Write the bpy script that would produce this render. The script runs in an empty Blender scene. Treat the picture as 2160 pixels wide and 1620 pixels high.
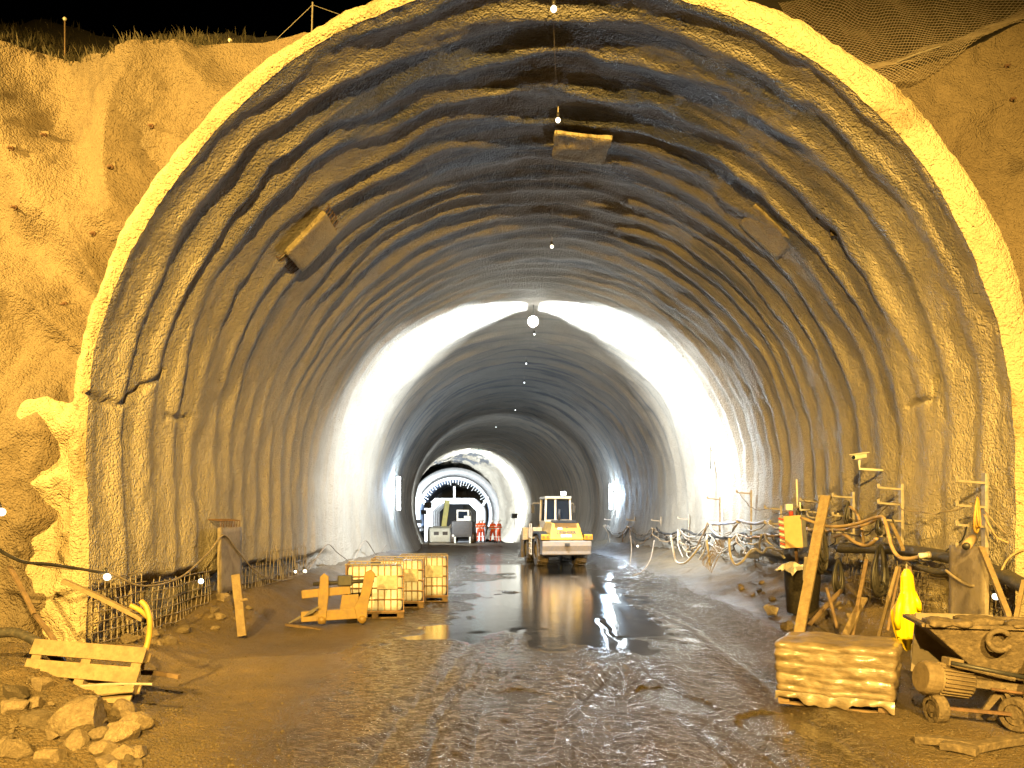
import bpy, bmesh, math, random
import numpy as np
from mathutils import Vector, Matrix, Quaternion

random.seed(7)
S = bpy.context.scene
COL = S.collection
# ------------------------------------------------------------------ camera
F = 1620.0            # focal length in photo pixels (photo 2160 wide)
H = 2.1               # eye height
cam = bpy.data.cameras.new('camera'); co = bpy.data.objects.new('camera', cam); COL.objects.link(co)
cam.sensor_width = 36; cam.lens = F / 2160 * 36
cam.shift_y = (1090 - 810) / 2160
cam.clip_start = 0.1; cam.clip_end = 600
co.location = (0, 0, H); co.rotation_euler = (math.radians(90), 0, 0)
S.camera = co
# ------------------------------------------------------------------ night sky
W = bpy.data.worlds.new('World'); S.world = W; W.use_nodes = True
nt = W.node_tree; bg = nt.nodes['Background']
sky = nt.nodes.new('ShaderNodeTexSky'); sky.sky_type = 'NISHITA'; sky.sun_disc = False
sky.sun_elevation = math.radians(-4); sky.sun_rotation = math.radians(40)
nt.links.new(sky.outputs[0], bg.inputs[0]); bg.inputs[1].default_value = 0.004
# ------------------------------------------------------------------ exposure / render
vs = S.view_settings; vs.view_transform = 'Standard'; vs.look = 'None'; vs.exposure = 0.0; vs.gamma = 1.0
cy = S.cycles
cy.max_bounces = 4; cy.diffuse_bounces = 2; cy.glossy_bounces = 2; cy.transmission_bounces = 2
cy.use_adaptive_sampling = True; cy.adaptive_threshold = 0.03
cy.sample_clamp_indirect = 3.0; cy.sample_clamp_direct = 30.0
cy.use_denoising = True; cy.caustics_reflective = False; cy.caustics_refractive = False
SODIUM = (1.0, 0.60, 0.13); COOL = (0.80, 0.91, 1.0); BLUE = (0.50, 0.72, 1.0); WARMW = (1.0, 0.9, 0.74)

# ================================================================== helpers
def tag(o, label=None, cat=None, group=None, kind=None):
    if label: o['label'] = label
    if cat: o['category'] = cat
    if group: o['group'] = group
    if kind: o['kind'] = kind
    return o
def thing(name, label, cat, loc=(0, 0, 0), rot=(0, 0, 0), group=None):
    o = bpy.data.objects.new(name, None); COL.objects.link(o)
    o.empty_display_size = 0.2
    o.location = loc; o.rotation_euler = rot
    return tag(o, label, cat, group)
def copy_tree(o, parent=None):
    c = o.copy(); COL.objects.link(c); c.parent = parent
    for ch in list(o.children): copy_tree(ch, c)
    return c
def V(*a): return Vector(a)
def P(x, y, Y):                      # photo pixel at a known distance -> place
    return Vector(((x - 1080) / F * Y, Y, H - (y - 1090) / F * Y))
def axes(d):
    d = Vector(d).normalized()
    up = Vector((0, 0, 1)) if abs(d.z) < 0.95 else Vector((0, 1, 0))
    s = d.cross(up).normalized(); u = s.cross(d).normalized()
    return d, s, u
class MB:
    def __init__(self): self.v = []; self.f = []; self.m = []
    def add(self, vs, fs, mi=0):
        b = len(self.v); self.v += [tuple(p) for p in vs]
        self.f += [tuple(i + b for i in f) for f in fs]; self.m += [mi] * len(fs)
        return self
    def box(self, c, s, M=None, mi=0):
        cx, cy_, cz = c; x, y, z = s[0] / 2, s[1] / 2, s[2] / 2
        vs = [Vector((cx + a * x, cy_ + b * y, cz + d * z)) for a in (-1, 1) for b in (-1, 1) for d in (-1, 1)]
        if M is not None: vs = [M @ p for p in vs]
        return self.add(vs, [(0, 1, 3, 2), (4, 6, 7, 5), (0, 4, 5, 1), (2, 3, 7, 6), (0, 2, 6, 4), (1, 5, 7, 3)], mi)
    def bar(self, p, q, w, h, up=None, mi=0):
        p, q = Vector(p), Vector(q); d, s, u = axes(q - p)
        if up is not None:
            s = d.cross(Vector(up)).normalized(); u = s.cross(d).normalized()
        vs = [e + s * (a * w / 2) + u * (b * h / 2) for e in (p, q) for a, b in ((-1, -1), (1, -1), (1, 1), (-1, 1))]
        return self.add(vs, [(3, 2, 1, 0), (4, 5, 6, 7), (0, 1, 5, 4), (1, 2, 6, 5), (2, 3, 7, 6), (3, 0, 4, 7)], mi)
    def tube(self, pts, r, n=8, cap=True, mi=0):
        pts = [Vector(p) for p in pts]; k = len(pts)
        rs = r if isinstance(r, (list, tuple)) else [r] * k
        d, s, u = axes(pts[1] - pts[0]); vs = []
        for i, p in enumerate(pts):
            t = (pts[min(i + 1, k - 1)] - pts[max(i - 1, 0)])
            if t.length < 1e-9: t = d
            t.normalize()
            s = (s - t * s.dot(t))
            if s.length < 1e-6: s = axes(t)[1]
            s.normalize(); u = t.cross(s)
            for j in range(n):
                a = 2 * math.pi * j / n
                vs.append(p + s * (rs[i] * math.cos(a)) + u * (rs[i] * math.sin(a)))
        fs = [(i * n + j, i * n + (j + 1) % n, (i + 1) * n + (j + 1) % n, (i + 1) * n + j) for i in range(k - 1) for j in range(n)]
        if cap: fs += [tuple(range(n - 1, -1, -1)), tuple((k - 1) * n + j for j in range(n))]
        return self.add(vs, fs, mi)
    def ball(self, c, r, n=12, sc=(1, 1, 1), mi=0):
        vs = []; c = Vector(c); k = n // 2
        for i in range(k + 1):
            a = math.pi * i / k
            for j in range(n):
                b = 2 * math.pi * j / n
                vs.append(c + Vector((r * sc[0] * math.sin(a) * math.cos(b), r * sc[1] * math.sin(a) * math.sin(b), r * sc[2] * math.cos(a))))
        fs = [(i * n + j, (i + 1) * n + j, (i + 1) * n + (j + 1) % n, i * n + (j + 1) % n) for i in range(k) for j in range(n)]
        return self.add(vs, fs, mi)
    def prism(self, poly, y0, y1, M=None, mi=0):     # polygon in XZ extruded along Y
        n = len(poly)
        vs = [Vector((x, y, z)) for y in (y0, y1) for x, z in poly]
        if M is not None: vs = [M @ p for p in vs]
        fs = [tuple(range(n)), tuple(range(2 * n - 1, n - 1, -1))] + [(j, j + n, (j + 1) % n + n, (j + 1) % n) for j in range(n)]
        return self.add(vs, fs, mi)
    def prismx(self, poly, x0, x1, mi=0):            # polygon in YZ extruded along X
        n = len(poly)
        vs = [Vector((x, y, z)) for x in (x0, x1) for y, z in poly]
        fs = [tuple(range(n)), tuple(range(2 * n - 1, n - 1, -1))] + [(j, j + n, (j + 1) % n + n, (j + 1) % n) for j in range(n)]
        return self.add(vs, fs, mi)
    def build(self, name, mat, parent=None, smooth=False, bevel=0, label=None, cat=None, group=None, kind=None, origin=None):
        me = bpy.data.meshes.new(name)
        vs = self.v
        if origin is not None:
            o_ = Vector(origin); vs = [tuple(Vector(p) - o_) for p in vs]
        me.from_pydata(vs, [], self.f)
        bm = bmesh.new(); bm.from_mesh(me); bmesh.ops.recalc_face_normals(bm, faces=bm.faces); bm.to_mesh(me); bm.free()
        for m in (mat if isinstance(mat, (list, tuple)) else [mat]): me.materials.append(m)
        me.polygons.foreach_set('material_index', self.m)
        if smooth: me.polygons.foreach_set('use_smooth', [True] * len(me.polygons))
        o = bpy.data.objects.new(name, me); COL.objects.link(o); o.parent = parent
        if origin is not None: o.location = origin
        if bevel:
            b = o.modifiers.new('bevel', 'BEVEL'); b.width = bevel; b.segments = 2; b.limit_method = 'ANGLE'
        return tag(o, label, cat, group, kind)
def arr_mesh(name, verts, quads, mat, parent=None, smooth=True, uv=None, attrs=None, **k):
    me = bpy.data.meshes.new(name)
    nv, nq = len(verts), len(quads)
    me.vertices.add(nv); me.vertices.foreach_set('co', np.asarray(verts, np.float32).ravel())
    me.loops.add(nq * 4); me.polygons.add(nq)
    q = np.asarray(quads, np.int32)
    me.loops.foreach_set('vertex_index', q.ravel())
    me.polygons.foreach_set('loop_start', np.arange(nq, dtype=np.int32) * 4)
    me.polygons.foreach_set('loop_total', np.full(nq, 4, np.int32))
    me.polygons.foreach_set('use_smooth', np.full(nq, smooth, bool))
    me.update(); me.validate()
    if uv is not None:
        l = me.uv_layers.new(name='UVMap'); l.data.foreach_set('uv', np.asarray(uv, np.float32)[q.ravel()].ravel())
    for n_, a in (attrs or {}).items():
        at = me.attributes.new(n_, 'FLOAT', 'POINT'); at.data.foreach_set('value', np.asarray(a, np.float32))
    me.materials.append(mat)
    o = bpy.data.objects.new(name, me); COL.objects.link(o); o.parent = parent
    return tag(o, **k)
def grid_quads(nu, nv, wrap=False):
    i, j = np.meshgrid(np.arange(nu - 1), np.arange(nv - 1), indexing='ij')
    a = (i * nv + j).ravel()
    return np.stack([a, a + 1, a + nv + 1, a + nv], 1)
# ---- noise
def _hash(ix, iy, iz, seed):
    n = (ix.astype(np.int64) * 374761393 + iy.astype(np.int64) * 668265263 + iz.astype(np.int64) * 2147483647 + seed * 974634541) & 0xFFFFFFFF
    n = ((n ^ (n >> 13)) * 1274126177) & 0xFFFFFFFF
    n = ((n ^ (n >> 16)) * 2246822519) & 0xFFFFFFFF
    return ((n ^ (n >> 15)) & 0xFFFFFF) / float(0xFFFFFF) * 2 - 1
def vnoise(x, y, z=None, seed=0):
    x = np.asarray(x, float); y = np.asarray(y, float); x, y = np.broadcast_arrays(x, y)
    z3 = z is not None
    fx, fy = np.floor(x), np.floor(y); tx, ty = x - fx, y - fy
    tx = tx * tx * (3 - 2 * tx); ty = ty * ty * (3 - 2 * ty)
    def lay(iz):
        a = _hash(fx, fy, iz, seed); b = _hash(fx + 1, fy, iz, seed); c = _hash(fx, fy + 1, iz, seed); d = _hash(fx + 1, fy + 1, iz, seed)
        return (a * (1 - tx) + b * tx) * (1 - ty) + (c * (1 - tx) + d * tx) * ty
    if not z3: return lay(np.zeros_like(fx))
    z = np.broadcast_to(np.asarray(z, float), x.shape); fz = np.floor(z); tz = z - fz; tz = tz * tz * (3 - 2 * tz)
    return lay(fz) * (1 - tz) + lay(fz + 1) * tz
def fbm(x, y, z=None, o=3, seed=0, g=0.5):
    s = 0; a = 1.0; t = 0
    for k in range(o):
        s = s + a * vnoise(x, y, z, seed + 13 * k); t += a
        x = x * 2.03 + 5.1; y = y * 2.03 + 1.7
        if z is not None: z = z * 2.03 + 3.3
        a *= g
    return s / t
def sst(a, b, x):
    t = np.clip((np.asarray(x, float) - a) / (b - a), 0, 1); return t * t * (3 - 2 * t)
# ---- tunnel axis
R0 = 6.54; ZC = 3.1; Y0 = 10.8; XP = 0.56
def Xc(Y):
    d = np.asarray(Y, float) - Y0; d = np.where(d > 0, d, d * 0)
    return XP + 0.0343 * d - 0.00141 * d * d
def xc(Y): return float(Xc(Y))
def section(th, Y):                   # ideal section, th from the crown, + to the right
    a = np.abs(th); w = sst(26, 42, Y)
    low = a > math.pi / 2
    ov = np.where(low, (a - math.pi / 2) * R0, 0)
    xs = R0 * np.sin(np.minimum(a, math.pi / 2)); zs = R0 * np.cos(np.minimum(a, math.pi / 2))
    xcirc = R0 * np.sin(a); zcirc = R0 * np.cos(a)
    x = np.where(low, (1 - w) * R0 + w * xcirc, xs); z = np.where(low, (1 - w) * (-ov) + w * zcirc, zs)
    return np.sign(th) * x, z
def on_lining(px, py, r):             # where the sight line meets a cylinder of radius r round the axis
    Y = Y0
    for k in range(6000):
        Y += 0.01
        p = P(px, py, Y); dx = p.x - xc(Y); dz = p.z - ZC
        if (dz > 0 and math.hypot(dx, dz) >= r) or (dz <= 0 and abs(dx) >= r): break
    return math.atan2(dx, max(dz, -9)) if dz > 0 else math.copysign(math.pi / 2 + (-dz) / R0, dx), Y
def lin_pt(th, Y, r):
    if abs(th) <= math.pi / 2:
        return Vector((xc(Y) + r * math.sin(th), Y, ZC + r * math.cos(th)))
    return Vector((xc(Y) + math.copysign(r, th), Y, ZC - (abs(th) - math.pi / 2) * R0))

# ================================================================== materials
MAT = {}
def nodes(name):
    m = bpy.data.materials.new(name); m.use_nodes = True; MAT[name] = m
    t = m.node_tree; return m, t, t.nodes['Principled BSDF'], t.nodes, t.links
def ramp(N, stops):
    r = N.new('ShaderNodeValToRGB'); e = r.color_ramp.elements
    while len(e) < len(stops): e.new(0.5)
    for el, (p, c) in zip(e, stops):
        el.position = p; el.color = (*c, 1) if len(c) == 3 else c
    return r
def noise(N, L, vec, scale, detail=4, rough=0.55):
    n = N.new('ShaderNodeTexNoise'); n.inputs['Scale'].default_value = scale; n.inputs['Detail'].default_value = detail; n.inputs['Roughness'].default_value = rough
    if vec is not None: L.new(vec, n.inputs['Vector'])
    return n
def mapping(N, L, src, scale):
    m = N.new('ShaderNodeMapping'); m.inputs['Scale'].default_value = scale; L.new(src, m.inputs['Vector']); return m.outputs[0]
def mixc(N, L, fac, a, b, mode='MIX'):
    m = N.new('ShaderNodeMix'); m.data_type = 'RGBA'; m.blend_type = mode
    for i, s in ((0, fac), (6, a), (7, b)):
        if hasattr(s, 'is_linked'): L.new(s, m.inputs[i])
        elif isinstance(s, (int, float)): m.inputs[i].default_value = s
        else: m.inputs[i].default_value = (*s, 1)
    return m.outputs[2]
def bump(N, L, b, h, strength, dist, prev=None):
    n = N.new('ShaderNodeBump'); n.inputs['Strength'].default_value = strength; n.inputs['Distance'].default_value = dist
    L.new(h, n.inputs['Height'])
    if prev is not None: L.new(prev, n.inputs['Normal'])
    if b is not None: L.new(n.outputs[0], b.inputs['Normal'])
    return n.outputs[0]
def plain(name, c1, c2=None, rough=0.6, metal=0.0, scale=6, bstr=0.15, bscale=60, bdist=0.01, dirt=None, coat=0):
    m, t, b, N, L = nodes(name)
    tc = N.new('ShaderNodeTexCoord').outputs['Object']
    c2 = c2 or tuple(x * 0.65 for x in c1)
    n = noise(N, L, tc, scale, 5, 0.6)
    r = ramp(N, [(0.35, (0, 0, 0)), (0.68, (1, 1, 1))]); L.new(n.outputs[0], r.inputs[0])
    c = mixc(N, L, r.outputs[0], c1, c2)
    if dirt:
        n2 = noise(N, L, tc, scale * 2.7, 6, 0.65); r2 = ramp(N, [(0.48, (0, 0, 0)), (0.7, (1, 1, 1))]); L.new(n2.outputs[0], r2.inputs[0])
        c = mixc(N, L, r2.outputs[0], c, dirt)
    L.new(c, b.inputs['Base Color'])
    rr = N.new('ShaderNodeMapRange'); rr.inputs[3].default_value = max(rough - 0.15, 0.04); rr.inputs[4].default_value = min(rough + 0.15, 1)
    L.new(n.outputs[0], rr.inputs[0]); L.new(rr.outputs[0], b.inputs['Roughness'])
    b.inputs['Metallic'].default_value = metal
    b.inputs['Coat Weight'].default_value = coat
    if bstr: bump(N, L, b, noise(N, L, tc, bscale, 3).outputs[0], bstr, bdist)
    return m
def emit(name, col, s):
    m, t, b, N, L = nodes(name)
    b.inputs['Base Color'].default_value = (*col, 1); b.inputs['Emission Color'].default_value = (*col, 1); b.inputs['Emission Strength'].default_value = s
    m.cycles.emission_sampling = 'NONE'
    return m
def shotcrete(name, uvbased, ca, cb, cwet, streak=(0.16, 1.7), wetlo=0.5, grain=1.0):
    m, t, b, N, L = nodes(name)
    tcn = N.new('ShaderNodeTexCoord'); tc = tcn.outputs['Object']
    src = tcn.outputs['UV'] if uvbased else tc
    big = noise(N, L, tc, 0.45, 4, 0.6)
    rb = ramp(N, [(0.32, (0, 0, 0)), (0.68, (1, 1, 1))]); L.new(big.outputs[0], rb.inputs[0])
    c = mixc(N, L, rb.outputs[0], ca, cb)
    fine = noise(N, L, tc, 9, 3, 0.65)
    c = mixc(N, L, 0.5, c, mixc(N, L, fine.outputs[0], (0.55, 0.53, 0.5), (1.25, 1.25, 1.25)), 'MULTIPLY')
    sm = mapping(N, L, src, (streak[0], streak[1], 1) if uvbased else (streak[1], streak[1], streak[0]))
    s1 = noise(N, L, sm, 1.0, 4, 0.62)
    rs = ramp(N, [(wetlo, (0, 0, 0)), (wetlo + 0.16, (1, 1, 1))]); L.new(s1.outputs[0], rs.inputs[0])
    fac = rs.outputs[0]
    if uvbased:                      # seepage and painted shade in the vault, attribute 'seep' says how much
        at = N.new('ShaderNodeAttribute'); at.attribute_name = 'seep_shade'
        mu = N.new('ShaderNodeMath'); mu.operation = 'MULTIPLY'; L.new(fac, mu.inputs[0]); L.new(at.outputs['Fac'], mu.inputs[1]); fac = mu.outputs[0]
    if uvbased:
        ma = N.new('ShaderNodeMath'); ma.operation = 'MULTIPLY_ADD'; L.new(at.outputs['Fac'], ma.inputs[0]); ma.inputs[1].default_value = 0.42; L.new(fac, ma.inputs[2]); ma.use_clamp = True; fac = ma.outputs[0]  # even darkening over the streaks also dims the deep vault by colour
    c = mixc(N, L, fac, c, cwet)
    L.new(c, b.inputs['Base Color'])
    rr = N.new('ShaderNodeMapRange'); rr.inputs[3].default_value = 0.85; rr.inputs[4].default_value = 0.5
    L.new(fac, rr.inputs[0]); L.new(rr.outputs[0], b.inputs['Roughness'])
    b.inputs['Specular IOR Level'].default_value = 0.4
    n1 = noise(N, L, tc, 16, 2, 0.6); p = bump(N, L, None, n1.outputs[0], 0.8 * grain, 0.06)
    vo = N.new('ShaderNodeTexVoronoi'); vo.inputs['Scale'].default_value = 34; vo.feature = 'F1'; L.new(tc, vo.inputs['Vector'])
    bump(N, L, b, vo.outputs['Distance'], 0.7 * grain, -0.03, p)
    return m
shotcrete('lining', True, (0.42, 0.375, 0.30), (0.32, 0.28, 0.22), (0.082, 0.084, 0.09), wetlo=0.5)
shotcrete('rim', False, (0.42, 0.355, 0.23), (0.33, 0.275, 0.175), (0.17, 0.135, 0.075), streak=(0.7, 0.9), wetlo=0.56)
shotcrete('slope', False, (0.17, 0.132, 0.085), (0.12, 0.092, 0.058), (0.07, 0.053, 0.034), streak=(0.35, 0.9), wetlo=0.55)
shotcrete('rockface', False, (0.13, 0.105, 0.08), (0.07, 0.058, 0.045), (0.04, 0.033, 0.027), streak=(0.8, 1.2), wetlo=0.5, grain=1.6)
plain('soil', (0.022, 0.016, 0.009), (0.012, 0.01, 0.006), 0.95, bstr=0.8, bscale=12, bdist=0.08)
# wet mud floor
m, t, b, N, L = nodes('mud')
tc = N.new('ShaderNodeTexCoord').outputs['Object']
at = N.new('ShaderNodeAttribute'); at.attribute_name = 'wet'
n1 = noise(N, L, tc, 0.9, 4, 0.65); n2 = noise(N, L, tc, 9, 3, 0.6)
r1 = ramp(N, [(0.3, (0, 0, 0)), (0.7, (1, 1, 1))]); L.new(n1.outputs[0], r1.inputs[0])
c = mixc(N, L, r1.outputs[0], (0.16, 0.112, 0.055), (0.085, 0.062, 0.034))
c = mixc(N, L, 0.55, c, mixc(N, L, n2.outputs[0], (0.5, 0.48, 0.45), (1.3, 1.3, 1.3)), 'MULTIPLY')
c = mixc(N, L, at.outputs['Fac'], c, mixc(N, L, r1.outputs[0], (0.022, 0.018, 0.012), (0.014, 0.012, 0.009)))
L.new(c, b.inputs['Base Color'])
rw = ramp(N, [(0.0, (0.8, 0.8, 0.8)), (0.35, (0.5, 0.5, 0.5)), (0.65, (0.2, 0.2, 0.2)), (0.9, (0.07, 0.07, 0.07)), (1.0, (0.035, 0.035, 0.035))])
n3 = noise(N, L, tc, 2.6, 4, 0.7)
ad = N.new('ShaderNodeMath'); ad.operation = 'MULTIPLY_ADD'; L.new(n3.outputs[0], ad.inputs[0]); ad.inputs[1].default_value = 0.5; ad.inputs[2].default_value = -0.25
sm = N.new('ShaderNodeMath'); sm.operation = 'ADD'; L.new(ad.outputs[0], sm.inputs[0]); L.new(at.outputs['Fac'], sm.inputs[1])
L.new(sm.outputs[0], rw.inputs[0]); L.new(rw.outputs[0], b.inputs['Roughness'])
b.inputs['Specular IOR Level'].default_value = 0.6
L.new(at.outputs['Fac'], b.inputs['Coat Weight']); b.inputs['Coat Roughness'].default_value = 0.035; b.inputs['Coat IOR'].default_value = 1.7
inv = N.new('ShaderNodeMapRange'); inv.inputs[1].default_value = 0.8; inv.inputs[2].default_value = 0.98; inv.inputs[3].default_value = 1.0; inv.inputs[4].default_value = 0.035
L.new(at.outputs['Fac'], inv.inputs[0])
hb = noise(N, L, tc, 25, 2, 0.7)
mh = N.new('ShaderNodeMath'); mh.operation = 'MULTIPLY'; L.new(hb.outputs[0], mh.inputs[0]); L.new(inv.outputs[0], mh.inputs[1])
pb = bump(N, L, None, mh.outputs[0], 1.0, 0.055)
hc = noise(N, L, tc, 80, 1, 0.6)
mh2 = N.new('ShaderNodeMath'); mh2.operation = 'MULTIPLY'; L.new(hc.outputs[0], mh2.inputs[0]); iw = N.new('ShaderNodeMath'); iw.operation = 'SUBTRACT'; iw.inputs[0].default_value = 1.0; iw.use_clamp = True; L.new(at.outputs['Fac'], iw.inputs[1]); L.new(iw.outputs[0], mh2.inputs[1])
L.new(bump(N, L, b, mh2.outputs[0], 0.7, 0.02, pb), b.inputs['Coat Normal'])

plain('gravel_grey', (0.085, 0.066, 0.043), (0.05, 0.038, 0.026), 0.9, bstr=0)
plain('rock', (0.22, 0.18, 0.125), (0.11, 0.088, 0.06), 0.85, scale=4, bstr=0.6, bscale=14, bdist=0.05, dirt=(0.12, 0.09, 0.06))
_m = MAT['rock']; _t = _m.node_tree; _b = _t.nodes['Principled BSDF']; _s = _b.inputs['Base Color'].links[0].from_socket
_oi = _t.nodes.new('ShaderNodeObjectInfo'); _r = ramp(_t.nodes, [(0, (0.5, 0.48, 0.46)), (0.5, (1.0, 0.95, 0.88)), (1, (1.35, 1.3, 1.25))]); _t.links.new(_oi.outputs['Random'], _r.inputs[0])
_t.links.new(mixc(_t.nodes, _t.links, 1.0, _s, _r.outputs[0], 'MULTIPLY'), _b.inputs['Base Color'])
plain('pale_rock', (0.45, 0.40, 0.33), (0.28, 0.2, 0.13), 0.8, scale=5, bstr=0.5, bscale=16, bdist=0.04)
plain('dry_grass', (0.045, 0.034, 0.015), (0.014, 0.015, 0.006), 0.9, bstr=0)
plain('timber', (0.23, 0.175, 0.10), (0.15, 0.11, 0.065), 0.75, scale=9, bstr=0.3, bscale=40, dirt=(0.16, 0.11, 0.06))
plain('old_timber', (0.17, 0.115, 0.065), (0.09, 0.06, 0.04), 0.85, scale=8, bstr=0.4, bscale=40)
plain('rusty_steel', (0.15, 0.085, 0.05), (0.08, 0.05, 0.035), 0.75, 0.3, scale=20, bstr=0.2)
plain('mesh_steel', (0.26, 0.22, 0.17), (0.15, 0.115, 0.08), 0.55, 0.0, scale=14, bstr=0)
plain('galvanised', (0.36, 0.33, 0.29), (0.24, 0.21, 0.175), 0.5, 0.4, scale=12)
plain('black_rubber', (0.028, 0.027, 0.026), (0.05, 0.044, 0.038), 0.55, scale=9, dirt=(0.09, 0.075, 0.055))
plain('black_cable', (0.02, 0.02, 0.02), (0.04, 0.035, 0.03), 0.45, scale=7)
plain('white_cable', (0.48, 0.44, 0.37), (0.3, 0.26, 0.2), 0.5, scale=5, bstr=0)
plain('tan_cable', (0.40, 0.29, 0.17), (0.26, 0.18, 0.10), 0.6, scale=6, bstr=0)
plain('blue_cable', (0.25, 0.28, 0.42), (0.33, 0.3, 0.28), 0.5, scale=3, bstr=0)
plain('yellow_hose', (0.42, 0.27, 0.05), (0.28, 0.17, 0.045), 0.5, scale=6, bstr=0)
plain('dusty_cable', (0.28, 0.23, 0.17), (0.15, 0.12, 0.09), 0.8, scale=6, bstr=0)
plain('plywood', (0.27, 0.20, 0.125), (0.19, 0.14, 0.09), 0.7, scale=2.5, bstr=0.3, bscale=25, dirt=(0.14, 0.11, 0.08))
plain('grey_board', (0.25, 0.21, 0.165), (0.18, 0.15, 0.115), 0.7, scale=2.5, bstr=0.25, bscale=25, dirt=(0.13, 0.105, 0.08))
plain('ibc_plastic', (0.58, 0.62, 0.72), (0.5, 0.52, 0.58), 0.45, scale=2.5, bstr=0.1, dirt=(0.46, 0.42, 0.35))
plain('cage', (0.30, 0.20, 0.13), (0.20, 0.115, 0.07), 0.6, 0.4, scale=10, bstr=0)
plain('attach_yellow', (0.25, 0.16, 0.035), (0.17, 0.11, 0.035), 0.5, scale=7, dirt=(0.17, 0.115, 0.06))
plain('loader_yellow', (0.52, 0.28, 0.012), (0.42, 0.23, 0.02), 0.42, scale=3, bstr=0.04, coat=0.2)
plain('loader_cream', (0.62, 0.50, 0.33), (0.52, 0.40, 0.25), 0.5, scale=4, bstr=0.05, dirt=(0.36, 0.28, 0.19))
plain('loader_white', (0.68, 0.64, 0.56), (0.56, 0.50, 0.42), 0.45, scale=4, bstr=0.05)
plain('loader_grey', (0.17, 0.155, 0.15), (0.22, 0.175, 0.125), 0.6, scale=4, bstr=0.2, dirt=(0.27, 0.20, 0.13))
plain('tyre', (0.035, 0.032, 0.03), (0.15, 0.115, 0.075), 0.85, scale=4, bstr=0.4, bscale=30, dirt=(0.2, 0.15, 0.1))
plain('dark_metal', (0.03, 0.032, 0.036), (0.055, 0.05, 0.045), 0.5, 0.3, scale=8)
plain('machine_grey', (0.04, 0.042, 0.045), (0.025, 0.025, 0.027), 0.5, scale=6, dirt=(0.07, 0.065, 0.06))
plain('machine_pale', (0.66, 0.68, 0.62), (0.55, 0.58, 0.5), 0.45, scale=4, bstr=0.05)
plain('machine_lime', (0.55, 0.55, 0.16), (0.46, 0.46, 0.2), 0.5, scale=4, bstr=0.05)
plain('gantry_white', (0.6, 0.61, 0.62), (0.45, 0.45, 0.45), 0.5, scale=3, bstr=0.05)
plain('shutter_steel', (0.10, 0.13, 0.19), (0.06, 0.08, 0.12), 0.45, 0.2, scale=3)
plain('concrete_new', (0.42, 0.42, 0.42), (0.33, 0.33, 0.33), 0.7, scale=2)
plain('membrane_black', (0.02, 0.02, 0.022), (0.035, 0.035, 0.038), 0.5)
plain('pump_mortar', (0.10, 0.075, 0.048), (0.06, 0.045, 0.03), 0.85, scale=6, bstr=0.6, bscale=22, bdist=0.03, dirt=(0.16, 0.12, 0.075))
plain('pump_motor', (0.15, 0.112, 0.068), (0.09, 0.066, 0.042), 0.8, scale=8, bstr=0.5, bscale=30)
plain('raincoat', (0.62, 0.46, 0.005), (0.5, 0.35, 0.004), 0.4, scale=3, bstr=0.15, bscale=18, bdist=0.03)
plain('box_grey', (0.28, 0.29, 0.32), (0.2, 0.2, 0.22), 0.5, scale=5)
plain('box_tan', (0.6, 0.42, 0.2), (0.5, 0.34, 0.16), 0.5, scale=5)
plain('sign_white', (0.75, 0.74, 0.7), (0.65, 0.62, 0.56), 0.5, bstr=0)
plain('sign_red', (0.42, 0.05, 0.03), (0.32, 0.04, 0.03), 0.5, bstr=0)
plain('text_black', (0.015, 0.013, 0.012), (0.03, 0.025, 0.02), 0.5, bstr=0)
plain('lens_orange', (0.6, 0.16, 0.05), (0.5, 0.1, 0.03), 0.3, bstr=0)
plain('plastic_white', (0.72, 0.7, 0.65), (0.6, 0.57, 0.5), 0.4, bstr=0)
plain('helmet', (0.75, 0.75, 0.72), (0.62, 0.62, 0.6), 0.35, bstr=0)
m, t, b, N, L = nodes('cab_glass'); b.inputs['Base Color'].default_value = (0.012, 0.02, 0.035, 1); b.inputs['Roughness'].default_value = 0.05
# stretch film round bags
m, t, b, N, L = nodes('film')
tc = N.new('ShaderNodeTexCoord').outputs['Object']
n1 = noise(N, L, mapping(N, L, tc, (1, 1, 2.2)), 7, 6, 0.65); r1 = ramp(N, [(0.3, (0.19, 0.148, 0.098)), (0.52, (0.13, 0.10, 0.065)), (0.72, (0.06, 0.045, 0.03))]); L.new(n1.outputs[0], r1.inputs[0])
L.new(r1.outputs[0], b.inputs['Base Color'])
b.inputs['Roughness'].default_value = 0.5; b.inputs['Coat Weight'].default_value = 0.55; b.inputs['Coat Roughness'].default_value = 0.17
n2 = noise(N, L, mapping(N, L, tc, (3, 3, 9)), 6, 4, 0.6); bump(N, L, b, n2.outputs[0], 0.35, 0.02)
# work clothes: bands by height on the body
m, t, b, N, L = nodes('workwear')
sx = N.new('ShaderNodeSeparateXYZ'); L.new(N.new('ShaderNodeTexCoord').outputs['Object'], sx.inputs[0])
mr = N.new('ShaderNodeMapRange'); mr.inputs[2].default_value = 1.8; L.new(sx.outputs[2], mr.inputs[0])
O_ = (0.75, 0.10, 0.015); B_ = (0.7, 0.68, 0.6)
r = ramp(N, [(0.0, (0.03, 0.03, 0.03)), (0.085, (0.55, 0.07, 0.02)), (0.25, B_), (0.28, (0.55, 0.07, 0.02)), (0.52, O_), (0.6, B_), (0.64, O_), (0.7, B_), (0.73, O_), (0.835, (0.42, 0.25, 0.18))]); r.color_ramp.interpolation = 'CONSTANT'
L.new(mr.outputs[0], r.inputs[0]); L.new(r.outputs[0], b.inputs['Base Color']); b.inputs['Roughness'].default_value = 0.75

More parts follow.
